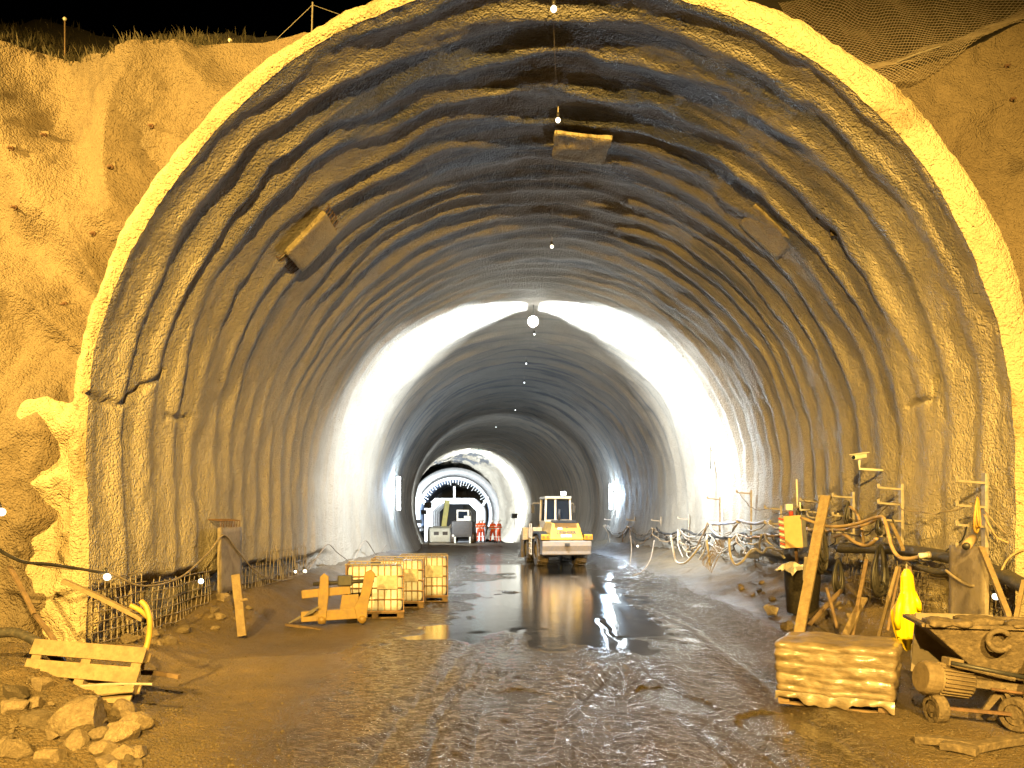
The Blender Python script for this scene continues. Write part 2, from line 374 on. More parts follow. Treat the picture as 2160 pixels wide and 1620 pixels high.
emit('lamp_white', (0.9, 0.96, 1.0), 60); emit('lamp_bulb', (1.0, 0.93, 0.72), 4); emit('lamp_bulb_cool', (0.92, 0.97, 1.0), 6)
emit('lamp_sodium', (1.0, 0.6, 0.2), 40); emit('lamp_cyan', (0.45, 0.9, 0.95), 2.5)
M_ = MAT
def light(name, kind, loc, power, col, parent=None, radius=0.1, spot=None, aim=None, size=None):
    l = bpy.data.lights.new(name, kind); l.energy = power; l.color = col
    if kind in ('POINT', 'SPOT'): l.shadow_soft_size = radius
    if kind == 'SPOT': l.spot_size = math.radians(spot[0]); l.spot_blend = spot[1]
    o = bpy.data.objects.new(name, l); COL.objects.link(o); o.parent = parent; o.location = loc
    if aim is not None: o.rotation_euler = (Vector(aim)).to_track_quat('-Z', 'Y').to_euler()
    return o

# ================================================================== site floodlights (behind the viewer)
def mast(x, y, h, label, power, aim, spot):
    t = thing('floodlight_mast', label, 'floodlight', (x, y, 0), group='sodium floodlights of the site yard')
    mb = MB(); mb.box((0, 0, 0.06), (0.9, 0.9, 0.12)); mb.build('base', M_['galvanised'], t, bevel=0.01)
    MB().tube([(0, 0, 0.1), (0, 0, h)], [0.07, 0.045], 10).build('pole', M_['galvanised'], t, True)
    d = (Vector(aim) - Vector((x, y, h + 0.2))).normalized(); dd, s, u = axes(d)
    c = Vector((0, 0, h + 0.2))
    mb = MB(); mb.bar(c - dd * 0.18, c + dd * 0.10, 0.5, 0.36); mb.build('lamp_housing', M_['dark_metal'], t, bevel=0.02)
    mb = MB(); mb.bar(c + dd * 0.105, c + dd * 0.12, 0.42, 0.29); mb.build('lens', M_['lamp_sodium'], t)
    light('lamp', 'SPOT', c + dd * 0.25, power, SODIUM, t, 0.13, spot, d)
    return t
mast(2.8, -8.5, 9.1, 'sodium floodlight on a tall pole, right of the yard', 58000, (0.8, 14, 3.4), (66, 0.6))
mast(-3.8, -8.0, 9.0, 'sodium floodlight on a tall pole, left of the yard', 44000, (0.6, 14, 3.2), (66, 0.6))
mast(-13.0, 8.2, 9.5, 'sodium floodlight on a tall pole at the foot of the left slope', 13000, (-8.0, 12.8, 6.8), (84, 0.6))

# ================================================================== ground
RUTS = [  # polylines in plan, (half width, depth)
    ([(0.43, 5.5), (0.45, 6.6), (0.62, 8.0), (1.05, 9.6), (1.5, 11.0), (1.75, 13.0), (1.8, 16)], 0.05, 0.06),
    ([(1.0, 5.2), (1.12, 7.2), (1.34, 9.2), (1.58, 11.0), (1.9, 13.5)], 0.09, 0.05),
    ([(0.72, 5.2), (0.92, 7.6), (1.25, 9.8), (1.55, 11.6)], 0.12, 0.04),
    ([(1.9, 5.2), (1.85, 6.8), (1.75, 8.2), (1.68, 10.2), (1.7, 12)], 0.05, 0.05),
    ([(2.4, 5.2), (2.15, 7.4), (1.9, 9.6), (1.75, 11.8)], 0.11, 0.04),
    ([(-0.4, 5.0), (-0.35, 7.5), (-0.15, 10.5), (0.1, 14.5)], 0.10, 0.045),
    ([(-1.25, 5.0), (-1.2, 7.5), (-0.9, 10.5), (-0.6, 14.0)], 0.14, 0.04),
    ([(-0.8, 5.0), (-0.75, 8.0), (-0.5, 11)], 0.05, 0.035),
    ([(3.0, 5.6), (3.05, 8.2), (3.3, 11.0), (3.5, 14.5), (3.1, 20)], 0.22, 0.05),
    ([(2.2, 12), (2.6, 15), (2.55, 20), (2.2, 27)], 0.2, 0.04)]
def poly_dist(X, Y, pts):
    best = np.full(X.shape, 1e9)
    for (x0, y0), (x1, y1) in zip(pts[:-1], pts[1:]):
        dx, dy = x1 - x0, y1 - y0; t = np.clip(((X - x0) * dx + (Y - y0) * dy) / (dx * dx + dy * dy), 0, 1)
        best = np.minimum(best, np.hypot(X - x0 - t * dx, Y - y0 - t * dy))
    return best
def right_edge(Y): return np.interp(Y, [8, 13, 17, 22, 31, 40, 60], [5.2, 5.2, 4.7, 3.7, 3.0, 3.3, 4.2])
def ground_hw(X, Y):
    X = np.asarray(X, float); Y = np.asarray(Y, float); X, Y = np.broadcast_arrays(X, Y)
    u = X - Xc(Y)
    h = np.zeros_like(X)
    edge = 0.5 * fbm(Y / 1.7, Y * 0 + 3, seed=5)
    lb = sst(4.9, 6.2, -u + edge * 0.6) * (1 - sst(34, 48, Y))
    h = h + (0.22 + 0.33 * sst(12.5, 15.5, Y)) * lb * sst(6, 10, Y)
    er = right_edge(Y) + edge
    rb = np.clip((u - er) / (6.5 - er), 0, 1) * sst(11, 16, Y); rb = rb ** 1.3
    h = h + (0.75 + 0.18 * fbm(X / 0.8, Y / 0.8, seed=9)) * rb * (1 - sst(48, 58, Y))
    md = np.exp(-(((X + 5.0) / 1.15) ** 2 + ((Y - 7.6) / 1.0) ** 2)); md2 = np.exp(-(((X + 6.2) / 1.2) ** 2 + ((Y - 9.2) / 1.4) ** 2))
    h = h + 0.5 * md + 0.3 * md2
    h = h - 1.35 * sst(61.5, 66, Y)
    bench = np.exp(-((Y - 57) / 4.5) ** 2)
    h = h + bench * (0.1 + 0.12 * fbm(X / 1.1, Y / 1.6, seed=21))
    # wetness
    n = fbm(X / 1.6, Y / 2.4, seed=31, o=4) + 0.35 * fbm(X / 0.35, Y / 0.5, seed=33, o=3)
    pud = sst(0.0, 0.45, (1 - ((u - 0.1) / 3.3) ** 2) * 0.9 + 0.8 * n - 0.02) * sst(8.5, 14.0, Y + 3.0 * n) * (1 - sst(33, 40, Y))
    pud2 = sst(0.18, 0.36, fbm(X / 0.9, Y / 1.3, seed=77, o=4)) * sst(2.9, 1.6, np.abs(u - 0.8)) * 0.93
    mid = sst(4.6, 3.0, np.abs(u - 0.7)) * sst(-4.2, -2.0, X + 0.04 * (Y - 8) + 0.7 * n)
    wet = np.clip(0.12 + 0.74 * mid + 0.18 * n, 0, 0.92)
    wet = wet * (1 - 0.8 * np.maximum(lb, rb)) * (1 - 0.75 * (sst(2.9, 3.5, X + 0.4 * n) * sst(9.6, 8.2, Y)))
    wet = np.maximum(wet, np.maximum(pud, pud2 * sst(3.5, 6, Y)))
    wet = wet * (1 - 0.75 * sst(38, 50, Y))
    dry = 1 - sst(0.72, 0.97, wet)
    # relief
    rel = 0.022 * fbm(X / 1.3, Y / 1.8, seed=41, o=3) + 0.012 * fbm(X / 0.33, Y / 0.45, seed=43, o=3) + 0.012 * fbm(X / 0.09, Y / 0.1, seed=45, o=2)
    rough = 1 + 1.6 * np.maximum(lb, rb) + 1.2 * (md > 0.15)
    h = h + rel * rough * (0.06 + 0.94 * dry) - 0.02 * (1 - dry)
    for pts, w, d in RUTS:
        ys = [p[1] for p in pts]
        msk = (Y > min(ys) - 1) & (Y < max(ys) + 1)
        if not msk.any(): continue
        ds = np.full(X.shape, 9.0); ds[msk] = poly_dist(X[msk] + 0.04 * vnoise(Y[msk] / 0.5, Y[msk] * 0, seed=3), Y[msk], pts)
        g = np.exp(-(ds / w) ** 2); d = d * 0.7
        h = h - d * g * (0.35 + 0.65 * dry) + 0.55 * d * np.exp(-((ds - 1.9 * w) / (0.8 * w)) ** 2) * dry
        wet = np.maximum(wet, g * 0.93 * (ds < 3 * w))
    # broad tyre lug pattern in the driven strip
    lug = sst(3.0, 1.8, np.abs(u - 0.9)) * sst(22, 12, Y)
    h = h + 0.006 * lug * dry * np.sin(Y * 21 + 4 * np.sin(X * 3) + 9 * n) * (0.5 + n)
    return h, wet
def gz(x, y): return float(ground_hw(np.array([x]), np.array([y]))[0][0])
ys = [-40, -20, -8, 0, 3]; y = 4.0
while y < 66: ys.append(y); y += 0.0045 * max(y, 6)
ys += list(np.arange(66, 132, 1.5)); ys = np.array(ys)
us = np.concatenate([[-60, -30, -18, -12, -9.5, -8.6], np.arange(-8, 8.01, 0.05), [8.6, 9.5, 12, 18, 30, 60]])
UU, YY = np.meshgrid(us, ys, indexing='ij')
XX = UU + Xc(YY)
hh, ww = ground_hw(XX, YY)
hh = np.where(np.abs(UU) > 20, 0, hh)
arr_mesh('ground', np.stack([XX, YY, hh], -1).reshape(-1, 3), grid_quads(len(us), len(ys))[:, ::-1], M_['mud'], attrs={'wet': ww.ravel()}, kind='structure')

# ================================================================== tunnel lining
tun = thing('tunnel', 'wide arched tunnel bored into the hillside, lined with rough rippled sprayed concrete', 'tunnel', (XP, Y0, 0))
def _ap(px, py):
    a_, Y_ = on_lining(px, py, R0); return (a_ * R0, Y_)
CRACKS = [([_ap(190, 834), _ap(225, 846), _ap(252, 858), _ap(290, 826), _ap(318, 805), _ap(350, 788)], 0.10), ([_ap(1915, 856), _ap(1945, 848), _ap(1968, 838), _ap(1972, 800)], 0.08), ([_ap(352, 878), _ap(395, 884)], 0.07)]
def disp(th, Y):                      # + = outwards
    a = np.abs(th); arc = th * R0
    crown = sst(1.75, 0.7, a)
    wav = 0.5 * fbm(arc / 3.0, Y / 2.0, seed=101, o=2) * (0.5 + 0.5 * crown) + 0.28 * crown * fbm(arc / 1.0, Y / 1.1, seed=107, o=2)
    period = np.interp(Y, [10, 26, 40, 130], [0.92, 0.85, 1.05, 1.4])
    ph = 2 * math.pi * (Y / period + wav)
    saw = np.sin(ph) + 0.24 * np.sin(2 * ph + 0.7) + 0.06 * np.sin(3 * ph)
    amp = (0.026 + 0.036 * crown) * np.interp(Y, [10.8, 20, 28, 60], [1.0, 0.9, 0.8, 0.95]) * (0.75 + 0.9 * fbm(arc / 1.8, Y / 0.9, seed=113, o=2))
    amp = amp * sst(10.6, 11.5, Y)
    d = amp * saw
    d = d + 0.10 * fbm(arc / 3.0, Y / 2.5, seed=121, o=3) + 0.022 * fbm(arc / 0.5, Y / 0.4, seed=123, o=2) + 0.012 * fbm(arc / 0.12, Y / 0.11, seed=127, o=2) * sst(24, 14, Y) + 0.006 * fbm(arc / 0.13, Y / 0.12, seed=128, o=2)
    # steps where two spraying rounds meet
    d = d + 0.05 * sst(23.0, 23.12, Y + 0.25 * fbm(arc / 1.5, Y, seed=131)) * (1 - sst(23.2, 25.5, Y))
    for pl, dep in CRACKS:
        sel = (Y < 16) & (np.abs(th) > 1.2)
        if sel.any():
            ds = np.full(th.shape, 9.0); ds[sel] = poly_dist(arc[sel] + 0.05 * vnoise(Y[sel] / 0.15, arc[sel] / 0.15, seed=135), Y[sel], pl); d = d + dep * np.exp(-(ds / 0.05) ** 2)
    rough = sst(84, 86, Y)
    d = d + rough * (0.45 * fbm(arc / 1.8, Y / 2.0, seed=141, o=4) + 0.35 * sst(0.15, 0.4, fbm(arc / 1.2, Y / 1.5, seed=143, o=3)) * sst(1.0, 0.5, np.abs(th + 0.15)))
    return d
TH = math.radians(128)
nth = 640
ths = np.linspace(-TH, TH, nth)
yl = [Y0]
while yl[-1] < 128: yl.append(yl[-1] + 0.0042 * yl[-1])
yl = np.array(yl)
T, Yg = np.meshgrid(ths, yl, indexing='ij')
def lining_points(T, Yg, extra=0.0):
    d = disp(T, Yg) + extra
    sx, sz = section(T, Yg)
    w = sst(26, 42, Yg)
    nx = np.where(np.abs(T) > math.pi / 2, (1 - w) * np.sign(T) + w * np.sin(T), np.sin(T))
    nz = np.where(np.abs(T) > math.pi / 2, w * np.cos(T), np.cos(T))
    z = ZC + sz
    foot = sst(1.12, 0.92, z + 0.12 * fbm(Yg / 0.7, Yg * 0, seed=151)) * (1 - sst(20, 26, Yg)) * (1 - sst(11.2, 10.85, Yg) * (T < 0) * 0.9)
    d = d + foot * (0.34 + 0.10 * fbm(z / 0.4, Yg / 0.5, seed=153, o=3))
    return np.stack([Xc(Yg) + sx + nx * d, Yg, z + nz * d], -1), foot
pts, foot = lining_points(T, Yg)
seep_shade = np.clip(sst(1.5, 0.8, np.abs(T)) * 0.8 + 0.2 + 0.35 * sst(30, 42, Yg), 0, 1) * np.interp(Yg, [10, 14, 23, 25, 31, 36, 83, 85], [0.75, 0.75, 0.6, 0.3, 0.4, 0.9, 0.9, 0.15])  # damp, plus painted dimness: pale at the lit ring and far end, dark between
seep_shade = seep_shade + 0.9 * sst(0.75, 0.25, np.abs(T)) * sst(20, 13, Yg)
seep_shade = np.maximum(seep_shade, foot)  # wall-foot recess coloured fully dark
seep_shade = np.maximum(seep_shade, 2.4 * sst(86.5, 88, Yg) * sst(0.05, 0.2, fbm(T * R0 / 1.6, Yg / 2.2, seed=143, o=4)) * sst(1.1, 0.6, np.abs(T + 0.25)))
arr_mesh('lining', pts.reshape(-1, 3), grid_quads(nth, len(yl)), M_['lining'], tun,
         uv=np.stack([(T * R0).ravel(), Yg.ravel()], 1), attrs={'seep_shade': seep_shade.ravel()})
o = bpy.data.objects['lining']; o.matrix_parent_inverse = Matrix.Translation((-XP, -Y0, 0))
# portal rim: front face and extrados
def rim_thick(th):
    return 0.235 + 0.05 * np.sin(th * 2 - 0.4) + 0.16 * sst(0.15, 0.8, th) * sst(2.2, 1.3, th) + 0.05 * fbm(th * R0 / 0.7, th * 0, seed=161, o=3) + 0.02 * fbm(th * R0 / 0.12, th * 0, seed=163, o=2)
nr = 900; tr = np.linspace(-TH, TH, nr)
K = 26
sarr = np.linspace(0, 1, K)
prof = []
for s in sarr:
    if s <= 0.55: q = s / 0.55; rr_ = q; yy = 0.0 - 0.05 * math.sin(math.pi * q)
    else: q = (s - 0.55) / 0.45; rr_ = 1.0; yy = q ** 1.5 * 5.2
    prof.append((rr_, yy))
Pr = np.array(prof)
Tm, Km = np.meshgrid(tr, np.arange(K), indexing='ij')
sx, sz = section(Tm, np.full_like(Tm, Y0))
nx = np.where(np.abs(Tm) > math.pi / 2, np.sign(Tm), np.sin(Tm)); nz = np.where(np.abs(Tm) > math.pi / 2, 0, np.cos(Tm))
d0 = disp(Tm, np.full_like(Tm, Y0)) - 0.006
rr_ = Pr[Km, 0]; yy = Pr[Km, 1]
off = d0 * (1 - sst(0.0, 0.5, rr_)) + rr_ * rim_thick(Tm)
rough = np.sin(np.pi * np.clip(rr_, 0, 1)) + (rr_ >= 1) * 0.6
arc = Tm * R0
off = off + 0.02 * fbm(arc / 0.15, yy / 0.15 + rr_ * 2, seed=171) * (rr_ > 0.3)
yo = Y0 + yy + rough * (-0.02 + 0.03 * fbm(arc / 0.35, rr_ * 1.2 + yy / 0.4, seed=173, o=3) + 0.012 * fbm(arc / 0.09, rr_ * 4 + yy / 0.1, seed=175, o=2))
pts = np.stack([XP + sx + nx * off, yo, ZC + sz + nz * off], -1)
o = arr_mesh('portal_rim', pts.reshape(-1, 3), grid_quads(nr, K)[:, ::-1], M_['rim'], tun, label='thick rough front edge of the sprayed concrete arch')
o.matrix_parent_inverse = Matrix.Translation((-XP, -Y0, 0))
# closing wall far inside
mb = MB(); mb.box((xc(127), 127.5, 2), (18, 0.5, 16)); mb.build('end_wall', M_['membrane_black'], tun, origin=(XP, Y0, 0)).location = (0, 0, 0)

# ================================================================== hillside round the portal
def crest(X):
    l = np.interp(X, [-14, -9.4, -8.2, -7.2, -6.6, -5.9, -5.2, 0], [10.6, 10.45, 10.25, 9.95, 9.85, 10.05, 10.1, 10.6])
    r = np.interp(X, [0, 6.2, 7.5, 8.6, 9.4, 14], [10.6, 10.4, 10.5, 10.9, 11.3, 13])
    return np.where(X < 0.5, l, r)
def hill_face(X, z):
    led = sst(3.3, 4.7, z + 0.2 * fbm(X / 0.5, X * 0, seed=201))
    Yl = 11.0 - 0.34 * (1 - led) * sst(-6.45, -6.75, X + 0.4 * fbm(X / 0.6, z / 0.8, seed=207, o=3)) + 0.95 * led + 0.22 * np.maximum(z - 3.8, 0)
    b = 2.0 * np.abs(fbm(X / 2.1 + 0.3 * z, z / 3.4, seed=211, o=2)) - 0.6 + 0.16 * fbm(X / 0.8, z / 1.0, seed=213, o=3)
    Yl = Yl - 0.25 * np.maximum(-X - 7.5, 0) + b * (0.06 + 0.94 * led)
    Yr = 12.3 + 0.22 * np.maximum(z, 0) + 0.6 * fbm(X / 2.2 - 0.35 * z, z / 3.0, seed=221, o=2) + 0.1 * fbm(X / 0.7, z / 0.8, seed=223) - 0.3 * np.maximum(X - 8, 0)
    Y = np.where(X < 0.5, Yl, Yr)
    return Y + 0.05 * fbm(X / 0.22, z / 0.22, seed=231, o=2) + 0.012 * fbm(X / 0.07, z / 0.07, seed=233, o=2)
xs = np.concatenate([np.arange(-30, -10.5, 0.5), np.arange(-10.5, -5.0, 0.045), np.arange(-5, 6, 0.25), np.arange(6, 11, 0.05), np.arange(11, 30, 0.6)])
nzf = 230; nzp = 60
Xg, Kg = np.meshgrid(xs, np.arange(nzf + nzp), indexing='ij')
zc = crest(Xg)
fz = np.clip(Kg / (nzf - 1), 0, 1); zf = -1.2 + (zc + 1.2) * fz
tt = np.maximum(Kg - (nzf - 1), 0) / nzp * 12.0
slope_up = np.where(Xg < 0.5, np.interp(tt, [0, 0.4, 3.2, 12], [0, 0.12, 2.1, 3.0]), np.interp(tt, [0, 0.5, 4, 12], [0, 0.35, 5.2, 15]))
crm = 0.18 * fbm(Xg / 0.5, tt / 0.5, seed=241, o=4) * sst(0, 0.6, tt)
Yh = hill_face(Xg, zf) + tt; Zh = zf + slope_up + crm
q = grid_quads(len(xs), nzf + nzp)
vv = np.stack([Xg, Yh, Zh], -1).reshape(-1, 3)
cc = vv[q].mean(1)
inside = np.where(cc[:, 2] > ZC, np.hypot(cc[:, 0] - XP, cc[:, 2] - ZC), np.abs(cc[:, 0] - XP)) < R0 + 0.16
kq = (q[:, 0] % (nzf + nzp))
face_part = (kq < nzf - 1)
arr_mesh('shotcrete_slope', vv, q[(~inside) & face_part], M_['slope'], kind='structure')
arr_mesh('hilltop', vv, q[(~inside) & ~face_part], M_['soil'], kind='structure')

# ================================================================== rough boxes
def rough_box(name, size, mat, n=14, bev=0.06, amp=0.03, sc=0.3, seed=1, parent=None, layers=None, **k):
    sx, sy, sz = [a / 2 for a in size]
    bm = bmesh.new(); bmesh.ops.create_cube(bm, size=2)
    bmesh.ops.subdivide_edges(bm, edges=bm.edges[:], cuts=n, use_grid_fill=True)
    co_ = np.array([v.co[:] for v in bm.verts])
    p = co_ * np.array([sx, sy, sz])
    core = np.clip(p, [-sx + bev, -sy + bev, -sz + bev], [sx - bev, sy - bev, sz - bev])
    dv = p - core; ln = np.linalg.norm(dv, axis=1, keepdims=True); ln[ln == 0] = 1
    nrm = dv / ln; p = core + nrm * bev
    d = amp * fbm(p[:, 0] / sc, p[:, 1] / sc, p[:, 2] / sc, o=3, seed=seed)
    if layers: d = d + layers(p, nrm)
    p = p + nrm * d[:, None]
    for v, c in zip(bm.verts, p): v.co = c
    me = bpy.data.meshes.new(name); bm.to_mesh(me); bm.free()
    me.polygons.foreach_set('use_smooth', [True] * len(me.polygons)); me.materials.append(mat)
    o = bpy.data.objects.new(name, me); COL.objects.link(o); o.parent = parent
    return tag(o, **k)
# left portal abutment
o = rough_box('portal_abutment', (0.85, 1.6, 4.6), M_['rim'], 60, 0.14, 0.24, 0.4, 5,
              label='sprayed concrete buttress beside the left foot of the arch', cat='wall')
o.location = (-6.52, 11.6, 1.4)

# ================================================================== lamps inside the tunnel
def pendant(px, py, cool, label, group, wire=True):
    th, Y = on_lining(px, py, R0 - 0.34)
    c = lin_pt(th, Y, R0 - 0.34)
    t = thing('pendant_bulb', label, 'lamp', c, group=group)
    MB().ball((0, 0, 0), 0.032 if cool else 0.045, 12).build('bulb', M_['lamp_bulb_cool' if cool else 'lamp_bulb'], t, True)
    MB().tube([(0, 0, 0.05), (0, 0, 0.13)], 0.03, 8).build('socket', M_['black_cable'], t, True)
    MB().tube([(0, 0, 0.12), (0.01, 0, 0.5)], 0.008, 5).build('cord', M_['white_cable'], t)
for px, py, l in ((1168, 18, 'pendant bulb nearest the portal rim under the vault'), (1177, 253, 'pendant bulb hanging beside the formwork box of the vault'),
                  (1164, 520, 'pendant bulb between the formwork box and the white floodlight')):
    pendant(px, py, False, l, None)
for px, py in ((1127, 705), (1110, 767), (1106, 807), (1087, 865), (1046, 901)):
    pendant(px, py, True, 'tiny white bulb on the vault beyond the floodlight', 'tiny bulbs along the deep vault')
# crown floodlight; its housing, hood and rear disc are added light blockers
Yc = 27.0; c = lin_pt(0.0, Yc, R0 - 0.62)
t = thing('crown_floodlight', 'glaring white floodlight hung from the tunnel vault', 'lamp', c)
MB().ball((0, 0.06, -0.02), 0.17, 18, (1.0, 0.45, 1.0)).build('bulb', M_['lamp_white'], t, True)
MB().tube([(0, 0.16, -0.02), (0, 0.19, -0.02)], 0.2, 24).build('housing', M_['galvanised'], t)  # baffle added to keep the lamp's light off the portal side
MB().tube([(0, 0.17, 0.3), (0.02, 0.17, 0.8)], 0.012, 6).build('cord', M_['black_cable'], t)
light('lamp', 'POINT', (0, 0.285, -0.02), 15000, COOL, t, 0.05)
MB().box((0, 0.3, 0.09), (0.13, 0.2, 0.015)).build('hood', M_['galvanised'], t)  # added to block light from the crown above
MB().tube([(0, 0.42, -0.02), (0, 0.45, -0.02)], 0.15, 24).build('rear_baffle', M_['galvanised'], t)  # added disc, cuts light going deeper so the glow forms a ring
# tube lamps on the walls
def wall_tube(Y, side, z, power, label, hgt=1.5, inset=0.35, rad=0.15):
    x = xc(Y) + side * (R0 - inset)
    t = thing('wall_lamp', label, 'lamp', (x, Y, z))
    MB().tube([(0, 0, -hgt / 2), (0, 0, hgt / 2)], 0.09, 12).build('tube', M_['lamp_white'], t, True)
    mb = MB(); mb.box((side * 0.14, 0, 0), (0.05, 0.1, hgt + 0.1)); mb.build('back_plate', M_['dark_metal'], t)
    mb = MB(); mb.bar((side * 0.16, 0, 0.3), (side * 0.7, 0, 0.3), 0.05, 0.05); mb.build('bracket', M_['galvanised'], t)
    light('lamp', 'POINT', (-side * 0.25, -0.1, 0), power, BLUE if rad > 0.1 else COOL, t, rad)
wall_tube(39.3, -1, 3.3, 1000, 'glaring white tube lamp on the left tunnel wall', 1.7)
wall_tube(27.4, 1, 4.5, 1500, 'glaring white tube lamp on the right wall above the drooping white cables', 1.3, rad=0.08)
wall_tube(47.5, 1, 3.35, 700, 'glaring white tube lamp on the right wall behind the wheel loader', 1.6)
def flood(p, power, label, name='work_light', aim=(0, -1, -0.2), rad=0.12, box=0.3):
    t = thing(name, label, 'lamp', p)
    d, s, u = axes(aim)
    mb = MB(); mb.bar(-d * 0.12, d * 0.06, box * 1.3, box); mb.build('housing', M_['dark_metal'], t)
    mb = MB(); mb.bar(d * 0.065, d * 0.08, box * 1.1, box * 0.82); mb.build('lens', M_['lamp_white'], t)
    gzv = gz(p[0], p[1]) - p[2]
    mb = MB(); mb.tube([(0, 0.05, -box / 2), (0, 0.05, gzv)], 0.03, 6); mb.build('stand', M_['dark_metal'], t)
    light('lamp', 'SPOT', d * 0.3, power, COOL, t, rad, (150, 0.4), d)
flood((xc(54) + 4.2, 54, 3.75), 150, 'small white work light on a stand beyond the loader cab')
flood((xc(54) - 5.3, 54.0, 2.9), 2200, 'white work light on a stand by the left wall, facing the machines', aim=(0.45, 1, -0.05), box=0.4)
flood((xc(84) - 5.2, 84.5, 2.6), 16000, 'white work light on a stand at the left of the unlined section', aim=(0.5, 1, 0.1), box=0.5)
flood((xc(85) + 4.9, 85.0, 2.2), 13000, 'white work light on a stand at the right of the unlined section', aim=(-0.5, 1, 0.2), box=0.5)
flood((xc(97) - 4.8, 97.5, 1.5), 8000, 'white work light on a stand beside the lining formwork', aim=(0.3, 1, 0.3), box=0.5)
# cyan exit-like panel on the vault far inside
c = lin_pt(0.12, 83.5, R0 - 0.35)
t = thing('cyan_lamp', 'small cyan panel lamp high on the vault above the unlined section', 'lamp', c)
mb = MB(); mb.box((0, 0, 0), (0.9, 0.08, 0.18)); mb.build('panel', M_['lamp_cyan'], t)
mb = MB(); mb.box((0, 0.03, 0.3), (0.05, 0.05, 0.5)); mb.build('hanger', M_['dark_metal'], t)

# ================================================================== lining formwork at the far end
YF = 103.0; cx = xc(YF) + 0.55; zf = ZC - 0.05
GS = 0.88
gf = thing('lining_formwork', 'white steel gantry of the lining formwork standing far inside the tunnel', 'formwork', (cx, YF, -1.35)); gf.scale = (GS, 1, GS)
def octo(w, zt, zb, ch): return [(-w, zb), (-w, zt - ch), (-w + ch, zt), (w - ch, zt), (w, zt - ch), (w, zb)]
for k, dy in enumerate((0, 3.2, 6.4, 9.6)):
    mb = MB(); pin = octo(3.35, 6.0, 0.15, 1.25); pout = octo(4.55, 6.75, 0.15, 1.55)
    for a in range(5):
        (x0, z0), (x1, z1), (X0, Z0), (X1, Z1) = pin[a], pin[a + 1], pout[a], pout[a + 1]
        vs = [(x, dy + e, z) for e in (0, 0.7) for x, z in ((x0, z0), (x1, z1), (X1, Z1), (X0, Z0))]
        mb.add(vs, [(3, 2, 1, 0), (4, 5, 6, 7), (0, 1, 5, 4), (2, 3, 7, 6), (1, 2, 6, 5), (3, 0, 4, 7)])
    mb.build('portal_frame', M_['gantry_white'], gf)
for sx_ in (-1, 1):
    for z in (0.2, 2.9, 5.0):
        mb = MB(); mb.bar((sx_ * 3.9, 0.8, z), (sx_ * 3.9, 10.2, z), 0.35, 0.35); mb.build('side_beam', M_['gantry_white'], gf)
    mb = MB(); mb.bar((sx_ * 4.3, -0.1, 5.6), (sx_ * 5.1, -0.1, 7.0), 0.42, 0.4); mb.build('brace', M_['gantry_white'], gf)
mb = MB(); mb.bar((0, -0.1, 6.7), (0, -0.1, 8.55), 0.32, 0.3, up=(0, 1, 0)); mb.build('crown_strut', M_['gantry_white'], gf)
def ring(r0, r1, y0, y1, a0, a1, n, zc_):
    mb = MB(); vs = []; 
    for i in range(n + 1):
        a = a0 + (a1 - a0) * i / n
        for r, y in ((r0, y0), (r1, y0), (r1, y1), (r0, y1)): vs.append((r * math.sin(a), y, zc_ + r * math.cos(a)))
    fs = []
    for i in range(n):
        for j in range(4): fs.append((i * 4 + j, i * 4 + (j + 1) % 4, (i + 1) * 4 + (j + 1) % 4, (i + 1) * 4 + j))
    fs += [(0, 1, 2, 3), (n * 4 + 3, n * 4 + 2, n * 4 + 1, n * 4)]
    return mb.add(vs, fs)
zr = ZC + 1.35 - 0.25
ring(5.35, 5.75, -0.35, 0.25, -1.9, 1.9, 60, zr).build('stop_end_ring', M_['gantry_white'], gf)
ring(5.2, 5.33, 0.3, 11.0, -1.9, 1.9, 60, zr).build('shutter_skin', M_['shutter_steel'], gf, True)
for i in range(30):
    a = -1.2 + 2.4 * i / 29; L_ = random.uniform(0.35, 0.85)
    p0 = Vector((5.3 * math.sin(a), -0.15, zr + 5.3 * math.cos(a))); q0 = Vector(((5.3 - L_) * math.sin(a), -0.15, zr + (5.3 - L_) * math.cos(a)))
    mb = MB(); mb.bar(p0, q0, 0.12, 0.1); mb.build('spindle', M_['gantry_white'], gf)
mb = MB(); mb.box((0, 5, 0.1), (9.4, 11, 0.2)); mb.build('deck', M_['machine_grey'], gf)
# fresh lining behind and beyond the shutter with its dark end joint
o = ring(5.95, 7.2, -0.2, 20, -2.0, 2.0, 60, 0).build('fresh_lining', M_['concrete_new'], None, True, label='new cast concrete lining ring behind the white formwork', cat='tunnel lining', origin=None)
o.location = (cx, YF + 0.2, GS * zr - 1.35); o.scale = (GS, 1, GS)
o = ring(5.74, 5.94, -0.45, -0.1, -1.0, 2.0, 40, 0).build('joint_seal', M_['membrane_black'], None, False, label='black sealing strip curving round the formwork end', cat='seal')
o.location = (cx, YF + 0.15, GS * zr - 1.35); o.scale = (GS, 1, GS)

